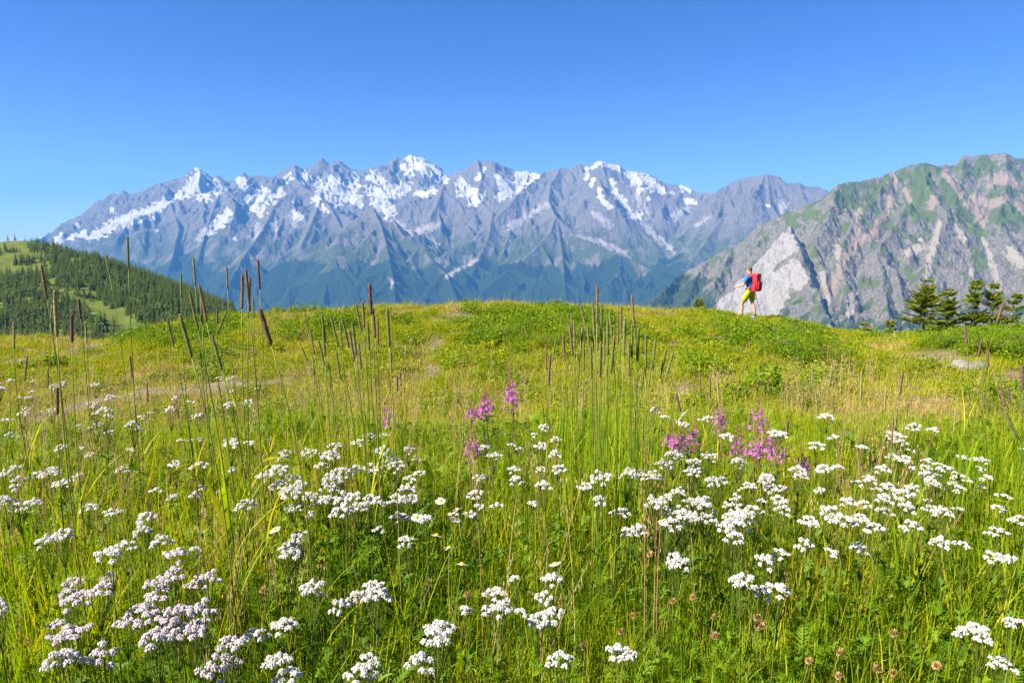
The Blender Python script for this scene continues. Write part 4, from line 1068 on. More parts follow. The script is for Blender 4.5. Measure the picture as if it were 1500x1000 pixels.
# bleached stick by the fireweed
tk = MB(); a_, b_ = hit(980, 628), hit(1012, 640)
mat_dead = plain('bleached_wood', (0.50, 0.48, 0.45), 0.9, 0.1, 0.3, 30)
pts = [a_ + (b_ - a_) * t + np.array([0, 0, 0.05 + 0.02 * math.sin(t * 5)]) for t in np.linspace(0, 1, 6)]
tk.tube(np.array(pts) - a_, [0.012, 0.018, 0.02, 0.018, 0.016, 0.008], 6)
tk.tube([pts[2] - a_, pts[2] - a_ + np.array([0.05, 0.03, 0.06]), pts[2] - a_ + np.array([0.10, 0.05, 0.08])], [0.009, 0.006, 0.003], 5)
tag(link('dead_branch', tk.mesh('dead_branch', mat_dead, True), None, a_), 'bleached dead branch lying beside the fireweed', 'branch')

# ------------------------------------------------------------------ timothy spikes
mat_stalk = leafy('timothy_stalk', [(0.0, (0.07, 0.13, 0.015)), (0.6, (0.16, 0.21, 0.02)), (1.0, (0.28, 0.24, 0.06))], 0.8, 0.2, 0.25, 0.5, 0.25)
HEADC = {'green': (0.21, 0.23, 0.07), 'brown': (0.25, 0.18, 0.09), 'purple': (0.20, 0.12, 0.105), 'red': (0.22, 0.06, 0.06), 'pale': (0.36, 0.31, 0.14)}
HEADM = {c_: plain('timothy_head_' + c_, v, 0.85, 0.1, 0.45, 260, 0.1, 0.6) for c_, v in HEADC.items()}
def head_mesh(seed, mat):
    """dense cylindrical seed head of length 1 and radius 0.06, bristled"""
    r = np.random.default_rng(seed); mb = MB(); n, sd_ = 18, 9
    t = np.linspace(0, 1, n); prof = 0.052 * np.minimum(1, (t / 0.05 + 0.25)) ** 0.5 * np.minimum(1, ((1 - t) / 0.10 + 0.12)) ** 0.5
    V = []
    for i in range(n):
        for j in range(sd_):
            a = 2 * math.pi * (j + 0.5 * (i % 2)) / sd_; q = prof[i] * r.uniform(0.78, 1.2); V.append([q * math.cos(a), q * math.sin(a), t[i]])
    Q = [[i * sd_ + j, i * sd_ + (j + 1) % sd_, (i + 1) * sd_ + (j + 1) % sd_, (i + 1) * sd_ + j] for i in range(n - 1) for j in range(sd_)]
    V += [[0, 0, 0], [0, 0, 1.0]]
    T = [[(j + 1) % sd_, j, n * sd_] for j in range(sd_)] + [[(n - 1) * sd_ + j, (n - 1) * sd_ + (j + 1) % sd_, n * sd_ + 1] for j in range(sd_)]
    mb.add(V, Q, T)
    for i in range(420):
        z = r.uniform(0.02, 0.98); a = r.uniform(0, 6.283); q = np.interp(z, t, prof)
        b = np.array([q * math.cos(a), q * math.sin(a), z]); tip = b + np.array([0.034 * math.cos(a), 0.034 * math.sin(a), 0.020]); s2 = np.array([-math.sin(a), math.cos(a), 0]) * 0.007
        mb.add([b - s2, tip, b + s2], None, [[0, 1, 2]])
    return mb.mesh('seed_head', mat)
HEADS = {c_: [head_mesh(520 + i, m) for i in range(3)] for c_, m in HEADM.items()}
TIM = [(187, 346, 48, 0, 'green'), (60, 387, 52, 6, 'brown'), (155, 373, 30, 9, 'green'), (80, 425, 68, 3, 'pale'), (115, 437, 30, 1, 'purple'), (283, 376, 42, 8, 'green'), (291, 415, 58, 14, 'brown'), (277, 425, 60, 13, 'green'), (265, 400, 36, 2, 'green'), (332, 390, 34, 3, 'brown'), (360, 393, 64, 3, 'brown'), (366, 405, 60, -1, 'brown'),
       (355, 402, 50, 2, 'brown'), (371, 436, 30, 0, 'green'), (378, 379, 45, 3, 'red'), (318, 452, 22, 1, 'purple'), (332, 456, 38, -16, 'green'), (380, 451, 56, 16, 'purple'), (263, 460, 66, 18, 'green'), (245, 466, 44, 9, 'brown'), (310, 490, 54, 15, 'green'), (105, 460, 42, 0, 'purple'), (125, 470, 32, 0, 'pale'), (76, 446, 34, -1, 'pale'), (294, 430, 46, 5, 'brown'),
       (541, 415, 46, 2, 'purple'), (521, 445, 42, 9, 'green'), (531, 440, 40, 3, 'brown'), (546, 450, 46, 2, 'brown'), (500, 461, 50, 10, 'green'), (484, 462, 46, 11, 'green'), (471, 460, 42, 5, 'green'), (446, 458, 30, 8, 'green'), (454, 480, 40, 7, 'brown'), (473, 476, 46, 3, 'green'), (498, 470, 42, 4, 'green'), (511, 482, 46, 10, 'brown'), (516, 470, 50, 6, 'green'), (553, 465, 40, 0, 'brown'),
       (567, 450, 58, 4, 'green'), (441, 507, 24, 9, 'green'), (466, 497, 40, 10, 'green'), (459, 525, 26, 0, 'green'), (481, 530, 40, 3, 'green'), (492, 515, 40, 8, 'brown'), (573, 515, 26, 0, 'purple'), (586, 545, 20, 1, 'purple'), (571, 555, 22, 1, 'purple'), (582, 550, 24, 0, 'purple'), (551, 549, 16, 2, 'purple'), (592, 566, 16, 0, 'purple'), (563, 580, 14, 0, 'purple'), (538, 470, 44, 2, 'green'), (525, 500, 40, 5, 'brown'),
       (875, 418, 54, -1, 'brown'), (868, 440, 50, 2, 'green'), (881, 445, 50, 0, 'green'), (925, 432, 46, 2, 'brown'), (910, 448, 40, 0, 'brown'), (905, 460, 46, 0, 'brown'), (893, 455, 46, 4, 'green'), (850, 445, 40, 8, 'green'), (837, 460, 36, 0, 'brown'), (841, 470, 40, 0, 'green'), (853, 480, 40, -2, 'pale'), (860, 475, 46, 4, 'green'), (890, 470, 50, 0, 'green'), (915, 465, 54, -4, 'green'), (926, 475, 50, 0, 'green'),
       (935, 480, 50, 0, 'green'), (946, 490, 54, 0, 'green'), (900, 490, 58, -4, 'green'), (880, 500, 54, 0, 'green'), (865, 505, 50, 2, 'green'), (834, 475, 46, 5, 'brown'), (825, 490, 40, 3, 'brown'), (814, 497, 32, -5, 'green'), (800, 505, 36, 0, 'brown'), (806, 520, 46, -2, 'brown'), (960, 495, 46, -5, 'green'), (976, 510, 46, -8, 'green'), (986, 515, 46, -13, 'green'), (944, 535, 40, -4, 'green'), (955, 530, 36, -6, 'green'),
       (870, 470, 46, 1, 'green'), (885, 485, 46, -1, 'green'), (921, 500, 50, 0, 'green'), (855, 500, 44, 0, 'green'),
       (1018, 535, 26, 2, 'brown'), (1025, 545, 36, 0, 'brown'), (1040, 552, 30, 0, 'brown'), (1050, 550, 36, 0, 'pale'), (990, 575, 28, 6, 'purple'), (1035, 572, 20, 0, 'brown'), (1012, 590, 26, -2, 'brown'), (1048, 580, 22, -5, 'brown'), (1154, 615, 28, 0, 'purple'), (1085, 636, 20, 4, 'purple'), (1104, 660, 26, 5, 'purple'),
       (1413, 475, 28, 0, 'purple'), (1438, 497, 26, -2, 'purple'), (1446, 512, 25, 0, 'purple'), (1471, 440, 34, -13, 'purple'), (1322, 543, 36, -1, 'brown'), (1329, 545, 22, 0, 'brown'), (1442, 575, 22, -1, 'purple'), (1466, 565, 28, 0, 'purple'), (1477, 565, 26, 2, 'purple'), (1497, 534, 38, 0, 'purple'), (1495, 598, 18, 0, 'purple'), (1483, 640, 16, 0, 'purple'), (1472, 602, 44, 18, 'green'), (1220, 540, 28, -2, 'green'), (1190, 535, 26, 0, 'pale'),
       (1262, 543, 42, -3, 'pale'), (1298, 566, 36, -2, 'pale'), (1308, 610, 40, -3, 'brown'), (84, 567, 40, 0, 'purple'), (70, 537, 30, 5, 'brown'), (138, 625, 18, 1, 'purple'), (1330, 590, 20, 0, 'purple'), (745, 640, 34, 14, 'brown'), (640, 630, 26, -8, 'brown'), (1195, 575, 30, -2, 'green'), (700, 700, 34, 14, 'brown'), (430, 640, 30, 3, 'brown'), (20, 470, 40, 4, 'pale'), (40, 520, 36, 3, 'brown'), (190, 520, 34, 2, 'brown'), (215, 560, 30, 3, 'brown'), (1400, 600, 34, -4, 'pale')]
TW = {'green': 'green', 'brown': 'brown', 'purple': 'purplish', 'red': 'dark red', 'pale': 'straw pale'}
def place_word(x_, y_):
    if x_ < 230: return 'in the grass beside the gravel paths', 'near the gravel paths'
    if x_ < 420: return 'in the tall group before the wooded hill', 'before the wooded hill'
    if x_ < 610: return 'in the clump before the long slope of the knoll', 'before the long slope of the knoll'
    if x_ < 790: return 'alone in the meadow before the knoll', 'before the knoll'
    if x_ < 990 and y_ < 560: return 'in the dense upright clump before the knoll crest', 'in the dense upright clump'
    if x_ < 1170: return 'among the pink fireweed before the knoll', 'among the fireweed'
    if x_ < 1320: return 'standing thin in the dry grass below the far shoulder', 'below the far shoulder of the knoll'
    return 'in the grass below the young spruces', 'below the young spruces'
hr_ = np.random.default_rng(77)
for i, (tx, ty, ln, dx, hc) in enumerate(TIM):
    real = 0.105 if hc != 'purple' else 0.085
    D = float(np.clip(real * FPX / ln, 1.55, 5.6)); real = ln * D / FPX
    tip = at(tx, ty, D); bot_ = at(tx + dx, ty + math.sqrt(max(ln * ln - dx * dx, 1)), D)
    bot_[1] += hr_.normal(0, 0.12) * real
    ax_ = (tip - bot_); L = np.linalg.norm(ax_)
    gx0 = bot_[0] + dx / FPX * D * 2.2; gy0 = D + hr_.normal(0, 0.03); gz0 = float(ground_z(gx0, gy0))
    e = link('timothy_grass', None, None, (gx0, gy0, gz0))
    pw = place_word(tx, ty)
    wide = (0.68 if hc != 'purple' else 1.0) * hr_.uniform(0.85, 1.15)
    ly = 'tilted ' if abs(dx) > 0.2 * ln else 'upright '
    tag(e, ly + TW[hc] + ' timothy spike on a thin stalk ' + pw[0], 'grass spike', 'timothy spikes ' + pw[1])
    g0 = np.array([gx0, gy0, gz0]); P0 = np.array([0, 0, -0.03]); P2 = bot_ - g0 + ax_ * 0.04; tl = np.linalg.norm(P2)
    P1 = P2 - ax_ / L * tl * 0.45
    tt = np.linspace(0, 1, 9)[:, None]
    C = (1 - tt) ** 2 * P0 + 2 * tt * (1 - tt) * P1 + tt ** 2 * P2
    mb = MB(); mb.tube(C, np.linspace(0.0021, 0.0013, 9), 5, hr_.random())
    link('stem', mb.mesh('stem', mat_stalk, True), e)
    hd = link('seed_head', HEADS[hc][i % 3], e, bot_ - g0)
    hd.rotation_euler = Vector(ax_).to_track_quat('Z', 'Y').to_euler(); hd.scale = (L * wide * 1.0, L * wide * 1.0, L)
    r = np.random.default_rng(i)
    for q in range(3):
        lf = MB(); s_ = r.uniform(0.12, 0.5); b = C[int(s_ * 8)]
        blade(lf, r, b, r.uniform(0.16, 0.30), 0.006, r.uniform(0.25, 0.75), r.uniform(0, 6.283), 6, 0.5, r.random())
        link('leaf', lf.mesh('leaf', mat_grass), e)

# ------------------------------------------------------------------ yarrow
def petal_mat(name, a, b, tr=0.25):
    k = NT(name); c = k.mix(k.attr('rnd'), a, b); p = k.principled(c, 0.75, 0.15)
    t_ = k.n('ShaderNodeBsdfTranslucent'); k.l(c, t_.inputs[0]); mx = k.n('ShaderNodeMixShader'); mx.inputs[0].default_value = tr
    k.l(p.outputs[0], mx.inputs[1]); k.l(t_.outputs[0], mx.inputs[2]); return k.finish(mx)
mat_white = petal_mat('yarrow_white', (0.50, 0.48, 0.41), (0.74, 0.73, 0.69))
mat_pinkw = petal_mat('yarrow_blush', (0.46, 0.39, 0.39), (0.68, 0.62, 0.63))
mat_fstem = leafy('flower_stem', [(0.0, (0.06, 0.12, 0.015)), (1.0, (0.17, 0.20, 0.03))], 0.8, 0.2, 0.3)
def yarrow_meshes(seed, Rr, nsub, mat, h=0.42):
    r = np.random.default_rng(seed); hd = MB(); st = MB()
    C = np.stack([0.012 * np.sin(np.linspace(0, 2, 7) + seed), 0.012 * np.cos(np.linspace(0, 2.5, 7) + seed) - 0.012, np.linspace(-0.04, 0.80, 7) * h], 1)
    st.tube(C, np.linspace(0.0026, 0.0019, 7), 5, 0.4)
    hub = C[-1]
    for i in range(nsub):
        q = Rr * math.sqrt((i + 0.4) / nsub) * r.uniform(0.88, 1.1); a = i * 2.39996 + r.uniform(-0.25, 0.25)
        sc_ = np.array([hub[0] + q * math.cos(a), hub[1] + q * math.sin(a), h + 0.014 * (1 - (q / Rr) ** 2) + r.normal(0, 0.0035)])
        st.tube([hub, hub * 0.35 + sc_ * 0.65 - np.array([0, 0, 0.016]), sc_ - np.array([0, 0, 0.002])], [0.0014, 0.0011, 0.0008], 3, 0.5, False)
        sr = r.uniform(0.0085, 0.0130)
        for j in range(15):
            fq = sr * math.sqrt((j + 0.3) / 15); fa = j * 2.4 + r.uniform(0, 0.6)
            c = sc_ + np.array([fq * math.cos(fa), fq * math.sin(fa), 0.0055 * (1 - (fq / sr) ** 2) + r.normal(0, 0.0007)])
            tl = np.array([math.cos(fa) * fq / sr * 0.9, math.sin(fa) * fq / sr * 0.9, 1.0]); tl /= np.linalg.norm(tl)
            u_ = np.cross(tl, [1, 0.2, 0]); u_ /= np.linalg.norm(u_); v_ = np.cross(tl, u_)
            fr = 0.0034 * r.uniform(0.85, 1.2); a0 = r.uniform(0, 6.28); ring = []
            for m in range(10):
                rr_ = fr * (1.0 if m % 2 == 0 else 0.62); an = a0 + m * math.pi / 5
                ring.append(c + u_ * rr_ * math.cos(an) + v_ * rr_ * math.sin(an) - tl * 0.0012 * (1 if m % 2 == 0 else 0))
            V = [c + tl * 0.0012] + ring + [c - tl * 0.004]
            T = [[0, 1 + m, 1 + (m + 1) % 10] for m in range(10)] + [[11, 1 + (m + 2) % 10, 1 + m] for m in range(0, 10, 2)]
            hd.add(V, None, T, r.random())
    lf = MB()
    for i in range(7):
        z = h * r.uniform(0.12, 0.72); feather(lf, r, np.array([0, 0, z]), r.uniform(0, 6.283), r.uniform(0.5, 1.1), r.uniform(0.05, 0.10), 0.014, 9)
    return hd.mesh('flower_head', mat), st.mesh('stem', mat_fstem), lf.mesh('leaf', mat_under)
YK = {'big': [yarrow_meshes(600 + i, 0.046, 15, mat_white) for i in range(3)], 'mid': [yarrow_meshes(610 + i, 0.036, 10, mat_white) for i in range(4)], 'small': [yarrow_meshes(620 + i, 0.022, 4, mat_white) for i in range(3)], 'blush': [yarrow_meshes(630 + i, 0.037, 10, mat_pinkw) for i in range(4)]}
YAR = [(110, 855), (85, 885), (125, 882), (100, 890), (150, 842), (215, 860), (225, 830), (255, 850), (275, 858), (290, 864), (240, 872), (215, 895), (255, 893), (262, 906), (300, 900), (290, 918), (275, 927), (215, 925), (180, 927), (225, 935), (290, 938), (315, 956), (335, 970), (290, 985), (150, 967), (125, 960), (85, 917), (110, 928), (80, 945), (15, 878), (8, 897),
       (20, 735), (35, 715), (60, 700), (115, 702), (30, 747), (160, 765), (75, 790), (100, 793), (175, 815), (200, 757), (210, 782), (245, 792), (390, 946), (385, 966), (440, 792), (420, 810), (430, 862), (440, 915), (448, 986), (525, 870), (530, 886), (513, 897), (545, 880), (550, 981), (535, 990),
       (538, 643), (560, 659), (595, 657), (577, 671), (540, 685), (525, 649), (420, 668), (400, 673), (450, 667), (470, 666), (490, 672), (430, 705), (450, 712), (480, 700), (500, 696), (445, 731), (510, 736), (498, 746), (520, 751), (480, 742), (570, 725), (580, 736), (575, 771), (590, 762), (600, 800), (620, 756), (635, 763), (540, 743), (455, 760), (437, 788), (430, 803), (465, 690), (415, 690), (555, 690), (585, 690), (470, 720), (430, 722), (405, 715),
       (655, 920), (690, 901), (640, 942), (625, 986), (735, 880), (722, 876), (770, 861), (780, 886), (797, 891), (760, 900), (740, 907), (815, 858), (775, 907), (820, 971), (900, 981), (700, 731), (720, 750), (735, 740), (760, 690), (800, 690), (780, 640), (800, 631), (820, 646), (740, 656), (765, 661), (830, 670), (850, 716), (810, 716), (870, 736), (745, 700), (785, 655), (815, 690), (700, 760), (760, 745),
       (890, 700), (905, 697), (930, 697), (950, 700), (962, 684), (985, 671), (1010, 690), (1025, 680), (935, 770), (920, 777), (955, 765), (975, 736), (990, 730), (1000, 741), (1020, 761), (1040, 766), (1045, 746), (1060, 756), (1075, 746), (1090, 761), (1080, 731), (1100, 736), (1100, 716), (1055, 711), (1030, 706), (1045, 676), (1070, 681), (1070, 805), (1092, 811), (1100, 781), (985, 822), (1000, 830), (1010, 762), (905, 761), (965, 745), (985, 765), (1035, 735), (1060, 770),
       (1135, 815), (1185, 800), (1195, 807), (1275, 808), (1150, 690), (1180, 706), (1195, 722), (1210, 746), (1230, 771), (1255, 771), (1290, 781), (1310, 761), (1320, 746), (1340, 776), (1300, 690), (1330, 691), (1360, 676), (1350, 696), (1385, 691), (1400, 726), (1215, 696), (1250, 706), (1280, 701), (1305, 716), (1320, 721), (1395, 800), (1430, 805), (1445, 812), (1480, 796), (1490, 826), (1495, 766), (1492, 713), (1077, 858), (1097, 884), (1140, 885), (1455, 936), (1470, 941), (1460, 986), (1490, 931),
       (1160, 725), (1140, 740), (1170, 755), (1130, 715), (1120, 760), (1200, 690), (1240, 735), (1265, 745), (1285, 730), (1340, 720), (1370, 710), (1355, 750), (1185, 770), (1130, 700), (1165, 700), (1110, 700), (1375, 685), (1345, 685), (1235, 690), (1400, 760),
       (80, 570), (100, 565), (130, 598), (150, 606), (165, 586), (143, 616), (190, 627), (70, 661), (145, 668), (270, 586), (240, 603), (340, 578), (352, 594), (20, 641), (330, 700), (345, 745), (300, 720), (270, 820), (195, 800), (60, 740), (45, 700), (10, 700), (85, 690), (130, 745), (190, 690), (250, 680), (380, 700), (950, 604), (1340, 627)]
yd = np.random.default_rng(66)
dy_ = 2.1 + 3.0 * yd.random(420); dx_ = yd.uniform(-0.78, 0.78, 420) * dy_
dn = fbm(dx_ / 0.7 + 5, dy_ / 0.7, 3, 161) + 0.25 * sstep(0.05, 0.3, dx_ / dy_) + 0.15 * sstep(-0.2, -0.5, dx_ / dy_)
ok = (dn > 0.16) & (dy_ < np.where(dx_ / dy_ < -0.3, 4.6, 3.25))
dx_, dy_ = dx_[ok], dy_[ok]
def joined(parts):
    bm = bmesh.new(); mats = []
    for p_ in parts:
        n0 = len(bm.faces); bm.from_mesh(p_); bm.faces.ensure_lookup_table()
        for f_ in bm.faces[n0:]: f_.material_index = len(mats)
        mats.append(p_.materials[0])
    me = bpy.data.meshes.new('yarrow_plant'); bm.to_mesh(me); bm.free()
    for m_ in mats: me.materials.append(m_)
    return me
yp = [joined(q[:2]) for q in YK['small'] + YK['mid'][:2]]
lay('yarrow_drift', yp, dx_, dy_, 0.72 + 0.3 * yd.random(len(dx_)), yd.integers(0, 5, len(dx_)), 'small white yarrow heads thinly sprinkled through the meadow', 'flowers', 37)
yr = np.random.default_rng(88)
big_zone = lambda a, b: (390 < a < 660 and 630 < b < 780) or (880 < a < 1110 and 660 < b < 790)
for i, (a, b) in enumerate(YAR):
    hh = 0.42 * yr.uniform(0.86, 1.14)
    if b < 640: hh = 0.48
    # the ray meets a surface hh above the ground
    Yv = np.arange(0.7, 7.5, 0.02); d1 = at(a, b, 1.0); X1 = d1[0] * Yv; Z1 = EYE + (d1[2] - EYE) * Yv
    kk = np.where(Z1 < ground_z(X1, Yv) + hh)[0]
    j = kk[0] if len(kk) else len(Yv) - 1
    gx0, gy0 = X1[j], Yv[j]; gz0 = float(ground_z(gx0, gy0))
    kind = 'blush' if (a < 360 and b > 820) else ('big' if big_zone(a, b) and yr.random() < 0.7 else ('small' if yr.random() < 0.25 else 'mid'))
    m3 = YK[kind][int(yr.integers(len(YK[kind])))]
    s_ = hh / 0.42
    e = link('yarrow', None, None, (gx0, gy0, gz0), (yr.normal(0, 0.05), yr.normal(0, 0.05), yr.uniform(0, 6.28)), (yr.uniform(0.58, 0.84),) * 2 + (s_,))
    where = 'by the gravel path' if b < 680 and a < 360 else ('in front of the fireweed' if a > 880 and b < 790 else ('before the long slope of the knoll' if 360 < a < 670 and b < 780 else ('beside the blushed yarrow drift' if a < 360 else ('below the broad yarrow mass' if a < 600 else ('between the daisies and the dried clover' if a < 880 else ('beside the broad leaved grass' if a > 1250 else 'above the dried clover heads'))))))
    lab = {'big': 'broad dense bright white yarrow head ', 'mid': 'medium flat white yarrow head on a thin stem ', 'small': 'small white yarrow head of few florets ', 'blush': 'lumpy white yarrow head with a faint pink blush '}[kind] + where
    tag(e, lab, 'flower', 'yarrow ' + where)
    link('flower_head', m3[0], e); link('stem', m3[1], e); link('foliage', m3[2], e)['kind'] = 'stuff'

# ------------------------------------------------------------------ fireweed
mat_pink = petal_mat('fireweed_pink', (0.42, 0.10, 0.36), (0.58, 0.20, 0.50), 0.45)
mat_bud = petal_mat('fireweed_bud', (0.26, 0.05, 0.10), (0.36, 0.12, 0.14), 0.2)
mat_rstem = leafy('fireweed_stem', [(0.0, (0.16, 0.07, 0.04)), (1.0, (0.20, 0.17, 0.04))], 0.9, 0.1, 0.2)
mat_lance = leafy('fireweed_leaf', [(0.0, (0.05, 0.12, 0.015)), (1.0, (0.14, 0.20, 0.025))], 0.7, 0.3, 0.4)
def lance_mesh(seed):
    r = np.random.default_rng(seed); mb = MB(); t = np.linspace(0, 1, 7); w_ = 0.0085 * np.sin(np.pi * np.clip(t, 0.02, 1)) ** 0.8
    C = np.stack([t * 0.085, 0 * t, 0.02 * t - 0.045 * t * t], 1)
    V = np.vstack([C + np.stack([0 * t, w_, 0.25 * w_], 1), C, C + np.stack([0 * t, -w_, 0.25 * w_], 1)])
    Q = [[i, i + 1, 7 + i + 1, 7 + i] for i in range(6)] + [[7 + i, 7 + i + 1, 14 + i + 1, 14 + i] for i in range(6)]
    mb.add(V, Q, None, r.random()); return mb.mesh('leaf', mat_lance)
LANCE = [lance_mesh(700 + i) for i in range(3)]
FW = [(748, 585, 36, 'tallest fireweed spike with a full pink column and bare reddish tip'), (756, 578, 22, 'narrow fireweed spike tucked behind the tallest one'), (708, 603, 16, 'short pale fireweed spike at the outer end of its group'), (722, 592, 18, 'half open fireweed between the pale one and the tallest'), (697, 605, 12, 'lowest small fireweed bloom beside the pale spike'),
      (570, 612, 24, 'lone fireweed spike below the timothy clump'), (690, 655, 18, 'thin purple fireweed spike standing low in the grass'), (983, 648, 16, 'small fireweed bloom at the tip of the bleached branch'), (997, 650, 20, 'fireweed bloom directly behind the yarrow heads'), (1008, 642, 24, 'bright fireweed bloom beside the bleached branch'), (1053, 612, 18, 'slim fireweed behind a dry seed stalk'), (1060, 625, 20, 'fireweed with drooping lower flowers'),
      (1115, 617, 24, 'broad round pink fireweed cluster on a dark leafy stem'), (1088, 655, 26, 'fireweed beside a purple timothy spike'), (1098, 660, 16, 'short fireweed pressed against its taller neighbour'), (1126, 655, 24, 'fireweed with two stacked pink tufts'), (1134, 664, 16, 'small deep pink fireweed at the edge of its group'), (1178, 683, 16, 'dull pink fireweed fading among the grass')]
fr_ = np.random.default_rng(99)
for i, (a, b, ln, lab) in enumerate(FW):
    D = {True: 3.5, False: 2.95}[b < 640] + fr_.normal(0, 0.12)
    c = at(a, b, D); L = ln * D / FPX * 1.25; gz0 = float(ground_z(c[0], D)); hgt_ = c[2] - gz0
    e = link('fireweed', None, None, (c[0], D, gz0), (fr_.normal(0, 0.04), fr_.normal(0, 0.04), 0))
    tag(e, lab, 'flower', 'pink fireweed before the knoll')
    top = hgt_ + L * 0.5 + (0.20 if i == 0 else 0.07)
    mb = MB(); zt = np.linspace(-0.03, top, 9); mb.tube(np.stack([0.012 * np.sin(zt * 5 + i), 0.01 * np.cos(zt * 4 + i) - 0.01, zt], 1), np.linspace(0.004, 0.001, 9), 5, 0.3)
    link('stem', mb.mesh('stem', mat_rstem, True), e)
    mb = MB()
    wide = 0.033 if i != 12 else 0.047
    for j in range(18):
        t = (j + 0.5) / 18; z = hgt_ - L * 0.5 + L * t; az = j * 2.4 + fr_.uniform(-0.3, 0.3); q = wide * (1.15 - 0.55 * t)
        cc = np.array([q * math.cos(az), q * math.sin(az), z + fr_.normal(0, 0.004)]); out = np.array([math.cos(az), math.sin(az), 0.35 - 0.3 * t]); out /= np.linalg.norm(out)
        u_ = np.cross(out, [0, 0, 1.0]); u_ /= np.linalg.norm(u_); v_ = np.cross(u_, out)
        for m in range(4):
            an = m * math.pi / 2 + 0.6; dirp = u_ * math.cos(an) + v_ * math.sin(an); sp = u_ * -math.sin(an) + v_ * math.cos(an); pl = 0.0125 * fr_.uniform(0.85, 1.2)
            mb.add([cc, cc + dirp * pl * 0.6 + sp * pl * 0.42 + out * 0.002, cc + dirp * pl + out * 0.004, cc + dirp * pl * 0.6 - sp * pl * 0.42 + out * 0.002], [[0, 1, 2, 3]], None, fr_.random())
        mb.tube([[0, 0, z - 0.004], cc], [0.0009, 0.0009], 3, 0.1, False)
    link('flower_spike', mb.mesh('flower_spike', mat_pink), e)
    mb = MB()
    for j in range(14):
        t = (j + 0.5) / 14; z = hgt_ + L * 0.5 + (top - hgt_ - L * 0.5) * t; az = j * 2.4; q = 0.016 * (1.1 - t); o_ = np.array([math.cos(az), math.sin(az), 0])
        mb.tube([np.array([0, 0, z]), o_ * q * 0.6 + [0, 0, z + 0.002], o_ * q + [0, 0, z + 0.008]], [0.0008, 0.0022, 0.0006], 4, fr_.random(), False)
    link('bud', mb.mesh('bud', mat_bud), e)
    for j in range(9):
        z = hgt_ * 0.25 + (hgt_ - L * 0.55 - hgt_ * 0.25) * j / 8.0
        if z < 0.05: continue
        link('leaf', LANCE[j % 3], e, (0, 0, z), (0, fr_.uniform(-0.5, 0.1), j * 2.4), fr_.uniform(0.8, 1.3))

# ------------------------------------------------------------------ daisies
mat_yel = petal_mat('daisy_centre', (0.62, 0.36, 0.01), (0.75, 0.50, 0.02), 0.1)
def daisy_parts(seed):
    r = np.random.default_rng(seed); pm = MB(); cm = MB(); st = MB()
    for j in range(15):
        a = j * 2 * math.pi / 15 + r.normal(0, 0.05); d = np.array([math.cos(a), math.sin(a), -0.1 + r.normal(0, 0.08)]); s2 = np.array([-math.sin(a), math.cos(a), 0]) * 0.0026
        pm.add([d * 0.004 - s2 * .6, d * 0.015 - s2, d * 0.019, d * 0.015 + s2, d * 0.004 + s2 * .6], None, [[0, 1, 4], [1, 3, 4], [1, 2, 3]], r.random())
    V = [[0, 0, 0.0045]]; T = []
    for i_, (q, z) in enumerate(((0.004, 0.0035), (0.0065, 0.001), (0.006, -0.002))):
        for j in range(10): V.append([q * math.cos(j * .628), q * math.sin(j * .628), z + r.normal(0, .0003)])
    T = [[0, 1 + j, 1 + (j + 1) % 10] for j in range(10)]; Q = [[1 + k_ * 10 + j, 11 + k_ * 10 + j, 11 + k_ * 10 + (j + 1) % 10, 1 + k_ * 10 + (j + 1) % 10] for k_ in range(2) for j in range(10)]
    cm.add(V, Q, T, 0.5)
    st.tube([[0, 0, -0.003], [0.01, 0.0, -0.15], [0.02, 0.01, -0.5]], [0.0016, 0.0016, 0.002], 5, 0.4)
    return pm.mesh('petal', mat_white), cm.mesh('disc', mat_yel), st.mesh('stem', mat_fstem)
DZ = [(645, 733, 'daisy with a yellow centre standing above the yarrow'), (667, 760, 'yellow centred daisy facing the sky beyond the yarrow mass'), (640, 783, 'daisy pressed against a white yarrow head'), (658, 801, 'low daisy under the yarrow edge'), (813, 825, 'lone yellow centred daisy in plain green grass'), (402, 775, 'yellow daisy beside a half closed yarrow umbel'), (610, 757, 'daisy half hidden inside the yarrow mass'), (685, 752, 'daisy beside the loose yarrow heads'), (677, 825, 'white daisy turned away, its centre hardly showing'), (670, 745, 'yellow daisy among dry stalks')]
dparts = [daisy_parts(800 + i) for i in range(3)]
for i, (a, b, lab) in enumerate(DZ):
    Dd = 1.05; Yv = np.arange(0.7, 7, 0.02); d1 = at(a, b, 1.0); Z1 = EYE + (d1[2] - EYE) * Yv; j = np.where(Z1 < ground_z(d1[0] * Yv, Yv) + 0.44)[0][0]
    p = np.array([d1[0] * Yv[j], Yv[j], Z1[j]])
    e = link('daisy', None, None, p, (0.35, 0.15 * math.sin(i), i * 1.1), 0.9); tag(e, lab, 'flower', 'yellow centred daisies')
    for nm, m in zip(('petal', 'disc', 'stem'), dparts[i % 3]): link(nm, m, e)

